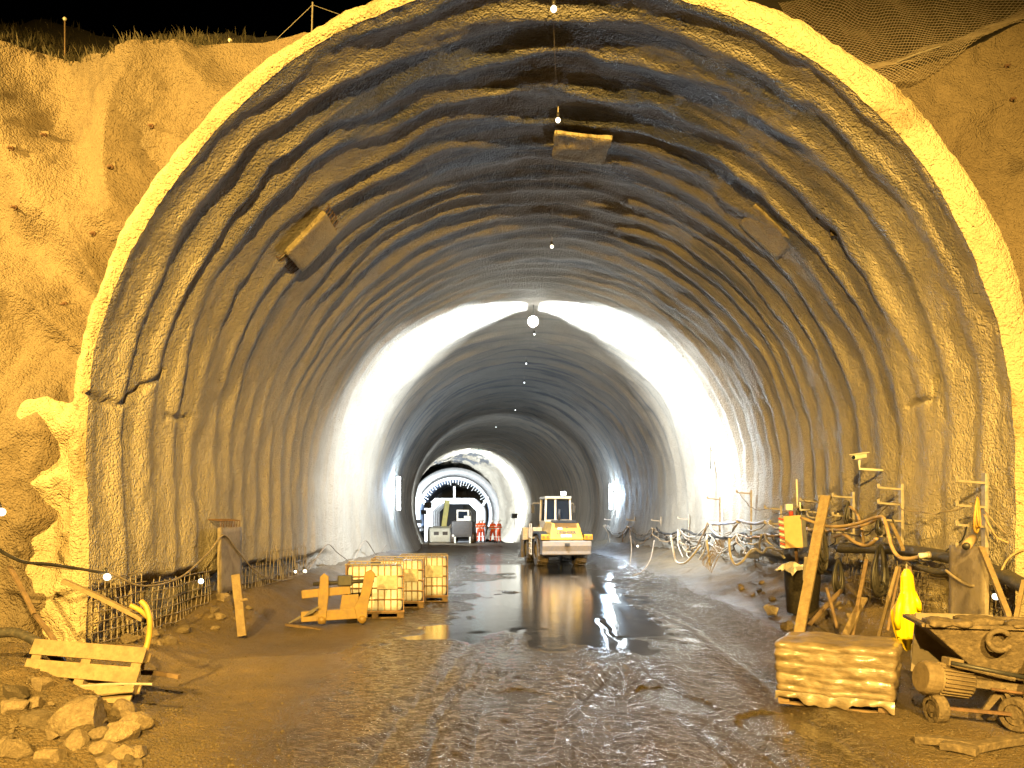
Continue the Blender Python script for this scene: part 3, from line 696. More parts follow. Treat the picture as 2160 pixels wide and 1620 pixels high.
# ================================================================== wheel loader
def wheel(parent, c, r, w, name='wheel', lugs=18, tyre='tyre', rim='loader_yellow'):
    e = bpy.data.objects.new(name, None); COL.objects.link(e); e.parent = parent; e.location = c
    mb = MB(); prof_ = [(-0.5, 0.62), (-0.5, 0.9), (-0.4, 0.98), (-0.2, 1.0), (0.2, 1.0), (0.4, 0.98), (0.5, 0.9), (0.5, 0.62)]
    n = 28; vs = []; fs = []
    for i in range(n):
        a = 2 * math.pi * i / n
        for (q, s) in prof_: vs.append((q * w, r * s * math.cos(a), r * s * math.sin(a)))
    k = len(prof_)
    for i in range(n):
        for j in range(k - 1): fs.append((i * k + j, i * k + j + 1, ((i + 1) % n) * k + j + 1, ((i + 1) % n) * k + j))
    mb.add(vs, fs)
    for i in range(lugs):
        a = 2 * math.pi * i / lugs
        for sd in (-1, 1):
            aa = a + sd * 0.09
            mb.bar((sd * 0.02 * w, r * 1.0 * math.cos(a), r * 1.0 * math.sin(a)), (sd * 0.47 * w, r * 0.97 * math.cos(aa), r * 0.97 * math.sin(aa)), 0.075 * r, 0.07 * r)
    mb.build('tyre', M_[tyre], e)
    mb = MB(); mb.tube([(-0.36 * w, 0, 0), (0.36 * w, 0, 0)], r * 0.62, 20); mb.tube([(-0.44 * w, 0, 0), (0.44 * w, 0, 0)], r * 0.25, 12); mb.build('rim', M_[rim], e)
    return e
def lettering(txt, size, mat, parent, loc, rot, ext=0.006, name='lettering', **k):
    cu = bpy.data.curves.new(name, 'FONT'); cu.body = txt; cu.size = size; cu.extrude = ext; cu.align_x = 'CENTER'; cu.align_y = 'CENTER'; cu.offset = size * 0.02
    ob = bpy.data.objects.new('tmp', cu); COL.objects.link(ob)
    me = bpy.data.meshes.new_from_object(ob.evaluated_get(bpy.context.evaluated_depsgraph_get()))
    bpy.data.objects.remove(ob); me.name = name; me.materials.clear(); me.materials.append(mat)
    o = bpy.data.objects.new(name, me); COL.objects.link(o); o.parent = parent; o.location = loc; o.rotation_euler = rot
    return tag(o, **k)
YL = 33.6
CR = [(1168, 18), (1177, 253), (1164, 520), (1127, 705), (1110, 767), (1106, 807), (1087, 865), (1046, 901)]
ld = thing('wheel_loader', 'yellow wheel loader seen from behind, parked on the wet tunnel floor', 'loader', (2.02, YL, 0.0), (0, 0, math.radians(7)))
# local: rear at -y, forward +y
for sx_ in (-1, 1):
    wheel(ld, (sx_ * 0.98, 0.0, 0.68), 0.7, 0.58); wheel(ld, (sx_ * 0.98, 3.1, 0.68), 0.7, 0.58)
mb = MB(); mb.prismx([(-1.55, 0.55), (-1.55, 0.72), (-1.62, 0.95), (-1.6, 1.18), (-0.9, 1.18), (-0.9, 0.55)], -1.22, 1.22)
mb.build('counterweight', M_['loader_grey'], ld, bevel=0.05)
mb = MB(); mb.box((0, 0.6, 0.72), (1.1, 3.0, 0.45)); mb.build('chassis', M_['dark_metal'], ld)
mb = MB()   # engine hood, narrowing upwards, sloped rear
lo = [(-0.86, -1.56, 1.2), (0.86, -1.56, 1.2), (0.86, 0.7, 1.2), (-0.86, 0.7, 1.2)]
hi = [(-0.66, -1.25, 1.95), (0.66, -1.25, 1.95), (0.66, 0.7, 1.98), (-0.66, 0.7, 1.98)]
mb.add(lo + hi, [(3, 2, 1, 0), (4, 5, 6, 7), (0, 1, 5, 4), (1, 2, 6, 5), (2, 3, 7, 6), (3, 0, 4, 7)]); hood = mb.build('engine_hood', M_['loader_yellow'], ld, bevel=0.05)
mb = MB(); vs = [(-0.62, -1.27, 1.96), (0.62, -1.27, 1.96), (0.6, -0.6, 2.06), (-0.6, -0.6, 2.06), (-0.62, -1.25, 1.9), (0.62, -1.25, 1.9), (0.6, -0.6, 1.95), (-0.6, -0.6, 1.95)]
mb.add(vs, [(0, 1, 2, 3), (7, 6, 5, 4), (0, 4, 5, 1), (1, 5, 6, 2), (2, 6, 7, 3), (3, 7, 4, 0)]); mb.build('radiator_grille', M_['dark_metal'], ld)
for k in range(5):
    z = 1.72 + k * 0.045; y = -1.345 + (k * 0.045) * 0.41
    mb = MB(); mb.box((0, y, z + 0.03), (1.1, 0.03, 0.02)); mb.build('grille_slat', M_['dark_metal'], ld)
for sx_ in (-1, 1):
    mb = MB(); mb.prismx([(-1.5, 1.2), (-1.45, 1.42), (-0.75, 1.56), (0.45, 1.56), (0.7, 1.3), (0.6, 1.3), (0.4, 1.46), (-0.7, 1.46), (-1.35, 1.2)], sx_ * 0.88, sx_ * 1.3); mb.build('fender', M_['dark_metal'], ld)
    mb = MB(); mb.box((sx_ * 1.06, -1.56, 1.33), (0.42, 0.14, 0.24)); lb_ = mb.build('lamp_panel', M_['loader_yellow'], ld, bevel=0.02)
    for q in (-0.1, 0.1):
        mb = MB(); mb.tube([(sx_ * 1.06 + q, -1.62, 1.34), (sx_ * 1.06 + q, -1.66, 1.34)], 0.065, 14); mb.build('tail_light', M_['lens_orange'], lb_)
tilt = math.atan2(0.31, 0.75)
def hp(z): return -1.56 + (z - 1.2) * 0.413
lettering('LIEBHERR', 0.225, M_['text_black'], ld, (0, hp(1.52) - 0.012, 1.52), (math.radians(90) - tilt, 0, 0))
mb = MB(); Mx = Matrix.Translation((-0.02, hp(1.38) - 0.02, 1.38)) @ Matrix.Rotation(-tilt, 4, 'X'); mb.box((0, 0, 0), (0.52, 0.02, 0.12), Mx); mb.build('number_plate', M_['sign_white'], ld)
mb = MB(); Mx = Matrix.Translation((-0.3, hp(1.7) - 0.01, 1.7)) @ Matrix.Rotation(-tilt, 4, 'X'); mb.box((0, 0, 0), (0.26, 0.02, 0.14), Mx); mb.build('hatch', M_['loader_cream'], ld, bevel=0.01)
mb = MB(); Mx = Matrix.Translation((0.05, hp(1.72) - 0.01, 1.72)) @ Matrix.Rotation(-tilt, 4, 'X'); mb.box((0, 0, 0), (0.05, 0.02, 0.05), Mx); mb.build('latch', M_['text_black'], ld)
mb = MB(); mb.tube([(0, -1.62, 0.98), (0, -1.72, 0.98)], 0.05, 10); mb.box((0, -1.64, 1.0), (0.24, 0.06, 0.14)); mb.build('tow_hitch', M_['dark_metal'], ld)
# cab
cab = bpy.data.objects.new('cab', None); COL.objects.link(cab); cab.parent = ld; cab.location = (0, 1.2, 0); cab.scale = (0.92, 1, 1)
mb = MB(); mb.box((0, 0, 1.55), (1.5, 1.5, 0.95)); mb.build('cab_base', M_['loader_cream'], cab, bevel=0.04)
for sx_ in (-1, 1):
    for y_ in (-0.7, 0.7):
        mb = MB(); mb.bar((sx_ * 0.72, y_, 2.0), (sx_ * 0.68, y_ * 0.95, 3.02), 0.1, 0.1); mb.build('pillar', M_['loader_white'], cab)
    mb = MB(); mb.add([(sx_ * 0.71, -0.63, 2.03), (sx_ * 0.71, 0.63, 2.03), (sx_ * 0.67, 0.6, 3.0), (sx_ * 0.67, -0.6, 3.0), (sx_ * 0.69, -0.63, 2.03), (sx_ * 0.69, 0.63, 2.03), (sx_ * 0.65, 0.6, 3.0), (sx_ * 0.65, -0.6, 3.0)], [(0, 1, 2, 3), (7, 6, 5, 4), (0, 4, 5, 1), (1, 5, 6, 2), (2, 6, 7, 3), (3, 7, 4, 0)]); mb.build('side_window', M_['cab_glass'], cab)
mb = MB(); mb.box((0, 0, 3.08), (1.5, 1.6, 0.13)); mb.build('roof', M_['loader_white'], cab, bevel=0.04)
for q, (xa, xb) in enumerate(((-0.66, -0.2), (-0.1, 0.66))):
    mb = MB(); mb.box(((xa + xb) / 2, -0.66, 2.5), (xb - xa, 0.02, 0.98)); mb.build('rear_window', M_['cab_glass'], cab)
    mb = MB(); mb.box(((xa + xb) / 2, 0.66, 2.5), (xb - xa, 0.02, 0.98)); mb.build('front_window', M_['cab_glass'], cab)
mb = MB(); mb.box((-0.15, -0.69, 2.5), (0.1, 0.06, 1.0)); mb.build('window_post', M_['loader_white'], cab)
mb = MB(); mb.box((0, -0.7, 2.02), (1.5, 0.08, 0.1)); mb.build('sill', M_['loader_white'], cab)
mb = MB(); mb.tube([(-0.12, -0.35, 1.98), (-0.12, -0.35, 2.55)], 0.07, 12); mb.build('exhaust_pipe', M_['dark_metal'], ld, True)
for sx_ in (-1, 1):
    mb = MB(); mb.tube([(sx_ * 0.72, 1.75, 2.85), (sx_ * 1.1, 1.7, 2.85), (sx_ * 1.1, 1.7, 2.75)], 0.018, 6); mr_ = mb.build('mirror_arm', M_['loader_white'], ld)
    mb = MB(); mb.box((sx_ * 1.1, 1.68, 2.58), (0.2, 0.06, 0.4)); mb.build('mirror', M_['dark_metal'], mr_, bevel=0.015)
    mb = MB(); mb.prismx([(0.75, 1.2), (0.75, 1.72), (1.7, 1.72), (2.35, 1.5), (2.35, 1.2)], sx_ * 0.77, sx_ * 1.27); mb.build('side_tank', M_['loader_cream'], ld, bevel=0.03)
mb = MB()
for k in range(4): mb.bar((-1.32, 0.95, 0.5 + k * 0.25), (-1.32, 1.45, 0.5 + k * 0.25), 0.08, 0.04)
mb.bar((-1.32, 0.95, 0.45), (-1.32, 0.95, 1.9), 0.04, 0.04); mb.bar((-1.32, 1.45, 0.45), (-1.32, 1.45, 1.9), 0.04, 0.04); mb.build('ladder', M_['loader_white'], ld)
mb = MB(); mb.box((-1.36, 2.6, 1.4), (0.34, 0.5, 0.6)); mb.build('tool_box', M_['loader_cream'], ld, bevel=0.03)
for sx_ in (-1, 1):
    mb = MB(); mb.bar((sx_ * 0.5, 2.6, 1.7), (sx_ * 0.5, 4.6, 0.75), 0.16, 0.35); mb.build('lift_arm', M_['loader_yellow'], ld)
mb = MB(); mb.prismx([(4.4, 0.15), (5.5, 0.12), (5.5, 0.2), (4.75, 0.4), (4.55, 0.8), (4.75, 1.25), (4.55, 1.3), (4.3, 0.8)], -1.3, 1.3); mb.build('bucket', M_['loader_grey'], ld)
ld.location.z = gz(2.02, 33.6) - 0.02; ld.scale = (0.86, 0.96, 0.97); ld.location.x = 2.1; ld.rotation_euler.z = math.radians(7.5)

# ================================================================== machines by the crew
g0 = gz(-3.8, 59)
dm = thing('engine_machine', 'dark grey wheeled machine with a large radiator grille beside the crew in orange', 'machine', (-3.85, 58.8, g0), (0, 0, math.radians(-3))); dm.scale = (0.92, 0.92, 0.92)
mb = MB(); mb.box((0, 1.4, 1.15), (1.75, 2.8, 1.35)); mb.build('engine_cover', M_['machine_grey'], dm, bevel=0.06)
mb = MB(); mb.box((0.05, -0.03, 1.2), (1.3, 0.06, 1.15)); gr = mb.build('radiator_grille', M_['dark_metal'], dm)
for k in range(8):
    mb = MB(); mb.box((0.05, -0.07, 0.75 + k * 0.13), (1.22, 0.03, 0.03)); mb.build('slat', M_['machine_grey'], gr)
for sx_ in (-1, 1):
    wheel(dm, (sx_ * 0.82, 0.5, 0.42), 0.44, 0.34, lugs=0, rim='machine_grey'); wheel(dm, (sx_ * 0.82, 2.5, 0.42), 0.44, 0.34, lugs=0, rim='machine_grey')
mb = MB(); mb.tube([(-0.72, -0.05, 0.62), (-0.72, -0.1, 0.62)], 0.1, 12); mb.build('head_light', M_['plastic_white'], dm)
mb = MB(); mb.box((-0.15, 2.6, 2.3), (1.1, 1.1, 1.0)); mb.box((-0.15, 2.03, 2.35), (0.8, 0.06, 0.6), None, 1); mb.build('cab', [M_['plastic_white'], M_['cab_glass']], dm, bevel=0.03)
mb = MB(); mb.box((0.35, 1.6, 2.05), (0.6, 0.9, 0.45)); mb.build('air_filter_box', M_['machine_pale'], dm, bevel=0.04)
mb = MB(); mb.tube([(0.7, 1.3, 1.8), (0.7, 1.3, 2.6)], 0.06, 10); mb.build('exhaust_pipe', M_['dark_metal'], dm)
for sx_ in (-0.55, 0.7):
    mb = MB(); mb.box((sx_, -0.1, 0.25), (0.14, 0.14, 0.55)); mb.build('support_leg', M_['machine_pale'], dm)
em = thing('tracked_machine', 'pale green tracked machine with a raised yellow mast left of the dark machine', 'machine', (-6.0, 64.0, gz(-6.0, 64.0)), (0, 0, math.radians(10))); em.scale = (0.85, 0.85, 0.85)
for sx_ in (-1, 1):
    mb = MB(); mb.prismx([(-1.5, 0.35), (-1.2, 0.0), (1.4, 0.0), (1.7, 0.35), (1.4, 0.75), (-1.2, 0.75)], sx_ * 0.7, sx_ * 1.1); mb.build('track', M_['dark_metal'], em, bevel=0.03)
mb = MB(); mb.prismx([(-1.7, 0.9), (-1.8, 1.6), (-1.5, 2.3), (-0.3, 2.45), (1.5, 2.0), (1.5, 0.8)], -1.15, 0.9); mb.build('body', M_['machine_pale'], em, bevel=0.15)
for q in (-0.5, 0.35): MB().box((q, -1.72, 1.75), (0.48, 0.1, 0.4)).build('vent', M_['dark_metal'], em)
mb = MB(); mb.bar((0.35, 0.2, 2.2), (0.75, 0.3, 5.0), 0.5, 0.45); mb.build('mast', M_['machine_lime'], em, bevel=0.05)
mb = MB(); mb.bar((1.0, -1.4, 0.9), (1.7, 0.5, 3.2), 0.25, 0.12); mb.build('conveyor', M_['machine_grey'], em)
mb = MB(); mb.bar((0.9, -0.2, 2.3), (1.6, 1.2, 2.9), 0.2, 0.2); mb.build('boom', M_['plastic_white'], em)

# ================================================================== crew
def person(x, y, rz, arms, legs, label):
    zg = gz(x, y)
    root = thing('person', label, 'person', (x, y, zg), (0, 0, rz))
    me = bpy.data.meshes.new('body')
    J = {'pel': (0, 0, 0.95), 'wa': (0, 0, 1.1), 'ch': (0, 0.0, 1.32), 'nk': (0, 0, 1.5), 'hd': (0, -0.02, 1.6), 'tp': (0, -0.02, 1.72),
         'ls': (-0.19, 0, 1.43), 'rs': (0.19, 0, 1.43), 'lh': (-0.1, 0, 0.92), 'rh': (0.1, 0, 0.92),
         'lk': (-0.12 + legs[0], -0.03, 0.5), 'rk': (0.12 + legs[1], -0.03, 0.5), 'la': (-0.13 + legs[0] * 1.6, 0.0, 0.09), 'ra': (0.13 + legs[1] * 1.6, 0, 0.09),
         'lt': (-0.13 + legs[0] * 1.6, -0.15, 0.05), 'rt': (0.13 + legs[1] * 1.6, -0.15, 0.05),
         'le': arms[0], 'lw': arms[1], 're': arms[2], 'rw': arms[3]}
    names = list(J); idx = {n: i for i, n in enumerate(names)}
    E = [('pel', 'wa'), ('wa', 'ch'), ('ch', 'nk'), ('nk', 'hd'), ('hd', 'tp'), ('ch', 'ls'), ('ch', 'rs'), ('ls', 'le'), ('le', 'lw'), ('rs', 're'), ('re', 'rw'),
         ('pel', 'lh'), ('pel', 'rh'), ('lh', 'lk'), ('lk', 'la'), ('la', 'lt'), ('rh', 'rk'), ('rk', 'ra'), ('ra', 'rt')]
    rad = {'pel': .16, 'wa': .15, 'ch': .18, 'nk': .06, 'hd': .1, 'tp': .085, 'ls': .085, 'rs': .085, 'lh': .11, 'rh': .11, 'lk': .075, 'rk': .075, 'la': .055, 'ra': .055, 'lt': .05, 'rt': .05, 'le': .06, 're': .06, 'lw': .045, 'rw': .045}
    me.from_pydata([J[n] for n in names], [(idx[a], idx[b_]) for a, b_ in E], [])
    me.materials.append(M_['workwear'])
    o = bpy.data.objects.new('body', me); COL.objects.link(o); o.parent = root
    o.modifiers.new('skin', 'SKIN'); s2 = o.modifiers.new('sub', 'SUBSURF'); s2.levels = 2; s2.render_levels = 2
    if not me.skin_vertices:
        bpy.context.view_layer.objects.active = o
    for n in names:
        sv = me.skin_vertices[0].data[idx[n]]; sv.radius = (rad[n], rad[n] * (0.75 if n in ('pel', 'wa', 'ch') else 1)); sv.use_root = n == 'pel'
    MB().ball((0, -0.02, 1.71), 0.135, 14, (1, 1.12, 0.75)).build('helmet', M_['helmet'], root, True)
A0 = [(-0.27, -0.02, 1.16), (-0.2, -0.2, 1.05), (0.27, -0.02, 1.16), (0.25, -0.15, 0.98)]
person(-2.5, 58.6, math.radians(30), [(-0.3, -0.05, 1.18), (-0.1, -0.25, 1.15), (0.3, -0.05, 1.18), (0.1, -0.25, 1.15)], (-0.03, 0.03), 'person in orange jacket and red trousers standing beside the dark machine')
person(-2.3, 59.3, math.radians(170), A0, (-0.02, 0.02), 'person in orange hi-vis clothes half hidden behind the worker in red trousers')
person(-1.5, 60.0, math.radians(-20), A0, (-0.05, 0.05), 'person in orange hi-vis clothes between the other workers, standing furthest back')
person(-1.0, 58.7, math.radians(-120), [(-0.28, 0.05, 1.16), (-0.2, -0.12, 0.98), (0.3, 0.0, 1.2), (0.3, -0.25, 1.3)], (-0.06, 0.06), 'person in orange hi-vis clothes standing apart from the dark machine, toward the loader')

# cable that carries the vault bulbs
pts = []
for k, (px, py) in enumerate(CR):
    th_, Yb = on_lining(px, py, R0 - 0.34); p = lin_pt(th_, Yb, R0 - 0.34) + Vector((0.01, 0, 0.42))
    if pts: pts += [pts[-1].lerp(p, q_) - Vector((0.03, 0, 0.22 * q_ * (1 - q_) * 4)) for q_ in (0.25, 0.5, 0.75)]
    pts.append(p)
MB().tube(pts, 0.006, 5).build('vault_cable', M_['dusty_cable'], None, True, label='thin sagging cable carrying the bulbs along the vault', cat='cable')

# ================================================================== formwork boxes hung under the vault
def hung_box(name, corners, label, cat, off, thick, mat, bars=True, barside=None, amp=0.012):
    pr = [on_lining(x, y, R0 - off) for x, y in corners]
    th = [p[0] for p in pr]; Ys = [p[1] for p in pr]
    t0 = sum(th) / len(th); y0 = sum(Ys) / len(Ys)
    c = lin_pt(t0, y0, R0 - off)
    ths_ = sorted(th); yss = sorted(Ys)
    wa = (sum(ths_[2:]) - sum(ths_[:2])) / 2 * (R0 - off); wy = max((sum(yss[2:]) - sum(yss[:2])) / 2, 0.35)
    n_ = Vector((math.sin(t0), 0, math.cos(t0))) if abs(t0) < math.pi / 2 else Vector((math.copysign(1, t0), 0, 0))
    tv = Vector((n_.z, 0, -n_.x)); yv = Vector((0, 1, 0))
    Mr = Matrix((tv, yv, n_)).transposed().to_4x4()
    t = thing(name, label, cat, c)
    o = rough_box('panel', (wa, wy, thick), M_[mat], 10, 0.012, amp, 0.3, 3, t); o.matrix_local = Mr
    if bars:
        for sd in (-1, 1):
            for k in range(7):
                yy_ = (-0.42 + 0.14 * k) * wy
                mb = MB(); p = Mr @ Vector((sd * (wa / 2 - 0.06), yy_, 0.03)); q_ = Mr @ Vector((sd * (wa / 2 + 0.16), yy_, 0.05)); r_ = Mr @ Vector((sd * (wa / 2 + 0.2), yy_, off + 0.1))
                mb.tube([p, q_, r_], 0.011, 6); mb.build('rebar', M_['rusty_steel'], t)
    for sd in (-1, 1):                # hangers back to the lining
        mb = MB(); p = Mr @ Vector((sd * wa * 0.3, 0, thick / 2)); q_ = Mr @ Vector((sd * wa * 0.3, 0, off + 0.2)); mb.tube([p, q_], 0.02, 6); mb.build('hanger', M_['rusty_steel'], t)
    return t
hung_box('formwork_box', [(600, 527), (690, 450), (715, 500), (632, 572)], 'grey formwork box with rows of rebar stubs on the left haunch of the vault', 'formwork', 0.13, 0.09, 'rim', amp=0.02)
hung_box('formwork_box', [(1166, 280), (1285, 292), (1280, 348), (1168, 335)], 'warped board box hung under the vault close to a pendant bulb', 'formwork', 0.2, 0.07, 'rim', bars=False, amp=0.04)
hung_box('formwork_box', [(1585, 430), (1680, 508), (1645, 545), (1562, 478)], 'brown formwork box sunk into the right haunch of the vault', 'formwork', 0.04, 0.1, 'rim', bars=False, amp=0.02)
# board with rebar comb at the foot of the left wall
def wallY(px, X): return F * X / (px - 1080)
t = thing('wall_board', 'tall grey board with rebar stubs on top, fixed to the left tunnel wall', 'board', (-5.62, 15.3, 0.6))
o = rough_box('board', (0.07, 1.15, 1.27), M_['grey_board'], 10, 0.01, 0.008, 0.3, 9, t); o.location = (0, 0, 0.66)
for k in range(8):
    mb = MB(); mb.tube([(0.0, -0.5 + k * 0.143, 1.27), (0.02, -0.5 + k * 0.143, 1.42), (-0.25, -0.5 + k * 0.143, 1.45)], 0.012, 6); mb.build('rebar', M_['rusty_steel'], t)

# ================================================================== welded mesh panels at the wall foot
def mesh_panel(p0, p1, hgt, sp, label, tilt=0.0, wob=0.02, group=None, bot=-0.15, thick=0.008):
    p0, p1 = Vector(p0), Vector(p1); L_ = (p1 - p0).length; d = (p1 - p0).normalized(); nrm = Vector((-d.y, d.x, 0))
    t = thing('mesh_panel', label, 'mesh', p0, group=group)
    nvb = int(L_ / sp); nhb = int(hgt / sp)
    rnd = random.Random(hash(label) & 255)
    def pt(u, z): return d * u + nrm * (wob * math.sin(u * 5 + z * 3)) + Vector((0, 0, z)) + nrm * (tilt * z)
    for i in range(nvb + 1):
        u = i * sp + rnd.uniform(-0.012, 0.012); tp = hgt + rnd.uniform(-0.08, 0.1)
        MB().tube([pt(u, bot), pt(u + rnd.uniform(-.015, .015), hgt * 0.35), pt(u + rnd.uniform(-.015, .015), hgt * 0.7), pt(u, tp)], thick, 5).build('vertical_bar', M_['mesh_steel'], t)
    for j in range(nhb + 1):
        z = j * sp + 0.05 + rnd.uniform(-0.01, 0.01)
        MB().tube([pt(u_, z + rnd.uniform(-.012, .012)) - nrm * 0.014 for u_ in np.linspace(-0.06, L_ + 0.06, 7)], thick, 5).build('horizontal_bar', M_['mesh_steel'], t)
    return t
def lw(Y, dx=0.0): return xc(Y) - R0 + 0.12 + dx
def rw_(Y, dx=0.0): return xc(Y) + R0 - 0.12 - dx
g = 0.12
mesh_panel((lw(10.9), 10.75, 0.1), (lw(12.4), 12.15, 0.12), 1.05, 0.15, 'welded mesh panel at the left wall foot, behind the tipped pallet', 0.03)
mesh_panel((lw(12.4, 0.05), 12.35, 0.25), (lw(14.6), 14.7, 0.3), 0.82, 0.15, 'welded mesh panel at the left wall foot, under the tall grey board', -0.02, 0.04)
mesh_panel((lw(15.2), 15.1, 0.3), (lw(18.0), 17.9, 0.32), 0.72, 0.16, 'welded mesh panel at the left wall foot, between the timber post and the yellow frame', 0.02, 0.03)
mesh_panel((lw(18.2), 18.0, 0.3), (lw(21.4), 21.2, 0.35), 1.0, 0.18, 'welded mesh panel at the left wall foot, behind the white tanks', 0.05, 0.05)
mesh_panel((rw_(12.2), 12.1, 0.15), (rw_(10.9, 0.1), 10.7, 0.15), 1.0, 0.15, 'welded mesh panel at the right wall foot, above the mortar pump hopper', 0.03, 0.03)
mesh_panel((rw_(16.6, 0.05), 16.6, 0.25), (rw_(13.0, 0.05), 13.0, 0.2), 1.0, 0.13, 'welded mesh panel at the right wall foot, behind the hanging cable coils', 0.05, 0.05)
# board on the right wall foot
t = thing('wall_board', 'grey board on the right wall foot beside a round bulb', 'board', (6.62, 11.15, 0.3))
o = rough_box('board', (0.06, 0.9, 1.35), M_['grey_board'], 8, 0.01, 0.01, 0.3, 19, t); o.location = (0, 0, 0.7)

# ================================================================== string lights on the left wall
def smooth_path(pts, n=8):
    pts = [Vector(p) for p in pts]; out = []
    for i in range(len(pts) - 1):
        a = pts[max(i - 1, 0)]; b_ = pts[i]; c_ = pts[i + 1]; d_ = pts[min(i + 2, len(pts) - 1)]
        for k in range(n):
            u = k / n
            out.append(0.5 * ((2 * b_) + (c_ - a) * u + (2 * a - 5 * b_ + 4 * c_ - d_) * u * u + (3 * b_ - a - 3 * c_ + d_) * u ** 3))
    return out + [pts[-1]]
def lwp(px, py, X=-5.55): return P(px, py, wallY(px, X))
pts = [P(-30, 1150, 9.0), P(40, 1180, 9.3), P(110, 1196, 9.7), P(225, 1207, 10.4), lwp(300, 1236, -5.35), lwp(380, 1218, -5.4), lwp(440, 1165), lwp(472, 1129), lwp(500, 1160), lwp(540, 1205), lwp(590, 1224), lwp(640, 1209), lwp(672, 1172), lwp(692, 1148), lwp(715, 1168), lwp(745, 1182), lwp(770, 1140), lwp(795, 1170), lwp(815, 1150)]
MB().tube(smooth_path(pts), 0.017, 6).build('light_cable', M_['dusty_cable'], None, True, label='sagging cable of the string lights along the left tunnel wall', cat='cable')
MB().tube(smooth_path([p + Vector((0.02, 0, 0.03 - 0.05 * (k % 2))) for k, p in enumerate(pts[:4])]), 0.022, 6).build('thick_cable', M_['black_cable'], None, True, label='thick black cable in front of the left buttress', cat='cable')
def string_bulb(p, label, r=0.048):
    t = thing('string_bulb', label, 'lamp', p)
    MB().ball((0, 0, 0), r, 14).build('bulb', M_['lamp_bulb'], t, True)
    MB().tube([(-0.02, 0, 0.04), (-0.04, 0, 0.12)], 0.026, 8).build('socket', M_['black_cable'], t, True)
string_bulb(P(3, 1080, 9.2), 'round bulb in front of the left slope, above the thick black cable')
string_bulb(P(226, 1217, 10.35), 'round lit bulb over the mesh panel behind the tipped pallet')
string_bulb(lwp(424, 1226), 'round lit bulb beside the tall grey board on the left wall')
string_bulb(lwp(643, 1205), 'round lit bulb on the left wall behind the yellow steel frame')
string_bulb(lwp(623, 1206), 'small dim bulb close to the bulb behind the yellow steel frame', 0.035)
string_bulb(P(2101, 1258, 10.2), 'round lit bulb over the mortar pump, beside the grey board')
string_bulb(P(1345, 1152, 34.0), 'small bulb among the cables of the right wall')

# ================================================================== timber and scrap on the left
def plank(p, q, w, h, label, mat='timber', up=None, name='plank'):
    p, q = Vector(p), Vector(q); n = 6; mb = MB(); rnd = random.Random(hash(label) & 1023)
    d, s, u = axes(q - p)
    if up is not None:
        s = d.cross(Vector(up)).normalized(); u = s.cross(d).normalized()
    vs = []
    for i in range(n + 1):
        c_ = p.lerp(q, i / n) + s * rnd.uniform(-1, 1) * w * 0.03 + u * (math.sin(i / n * 3.1) * 0.012)
        for a, b_ in ((-1, -1), (1, -1), (1, 1), (-1, 1)): vs.append(c_ + s * (a * w / 2) + u * (b_ * h / 2))
    fs = [(3, 2, 1, 0), tuple(n * 4 + j for j in range(4))] + [(i * 4 + j, i * 4 + (j + 1) % 4, (i + 1) * 4 + (j + 1) % 4, (i + 1) * 4 + j) for i in range(n) for j in range(4)]
    mb.add(vs, fs)
    return mb.build(name, M_[mat], None, bevel=min(w, h) * 0.12, label=label, cat='plank', origin=p)
plank(P(133, 1225, 8.8), P(302, 1307, 8.75), 0.075, 0.05, 'pale timber batten leaning over the tipped pallet')
plank(P(268, 1300, 8.85), P(310, 1309, 8.9), 0.05, 0.06, 'dark stub of timber at the lower end of the leaning batten', 'old_timber')
plank(P(497, 1212, 13.3), P(511, 1342, 13.1), 0.15, 0.05, 'narrow upright timber post leaning on the left wall mesh')
plank(P(507, 1268, 13.2), P(523, 1264, 13.2), 0.04, 0.04, 'short timber stub nailed across the leaning post')
plank(P(75, 1298, 9.3), P(128, 1372, 8.9), 0.05, 0.04, 'thin wooden stake behind the tipped pallet', 'old_timber')
plank(P(20, 1195, 9.6), P(72, 1295, 9.35), 0.05, 0.04, 'long weathered pole leaning against the left slope', 'old_timber')
plank(P(170, 1447, 7.35), P(322, 1443, 7.45), 0.035, 0.02, 'thin metal strip lying in front of the tipped pallet', 'galvanised')
plank(P(300, 1418, 8.5), P(378, 1428, 8.4), 0.055, 0.05, 'weathered timber lying on the mud beside the mesh panel', 'old_timber')
MB().tube(smooth_path([P(297, 1268, 8.5), P(308, 1280, 8.5), P(316, 1308, 8.5), P(314, 1345, 8.5), P(303, 1385, 8.45), P(298, 1412, 8.4)]), 0.032, 8).build('bent_pipe', M_['yellow_hose'], None, True, label='bent yellow pipe rising beside the tipped pallet', cat='pipe')
MB().tube(smooth_path([P(275, 1277, 8.6), P(295, 1287, 8.6), P(312, 1302, 8.55)]), 0.03, 8).build('pipe_stub', M_['yellow_hose'], None, True, label='short yellow pipe branch touching the bent pipe', cat='pipe')
MB().tube(smooth_path([P(-20, 1338, 8.3), P(30, 1334, 8.3), P(75, 1352, 8.25), P(110, 1378, 8.2), P(130, 1400, 8.2)]), 0.055, 8).build('black_hose', M_['black_rubber'], None, True, label='thick black hose curving down behind the tipped pallet', cat='hose')
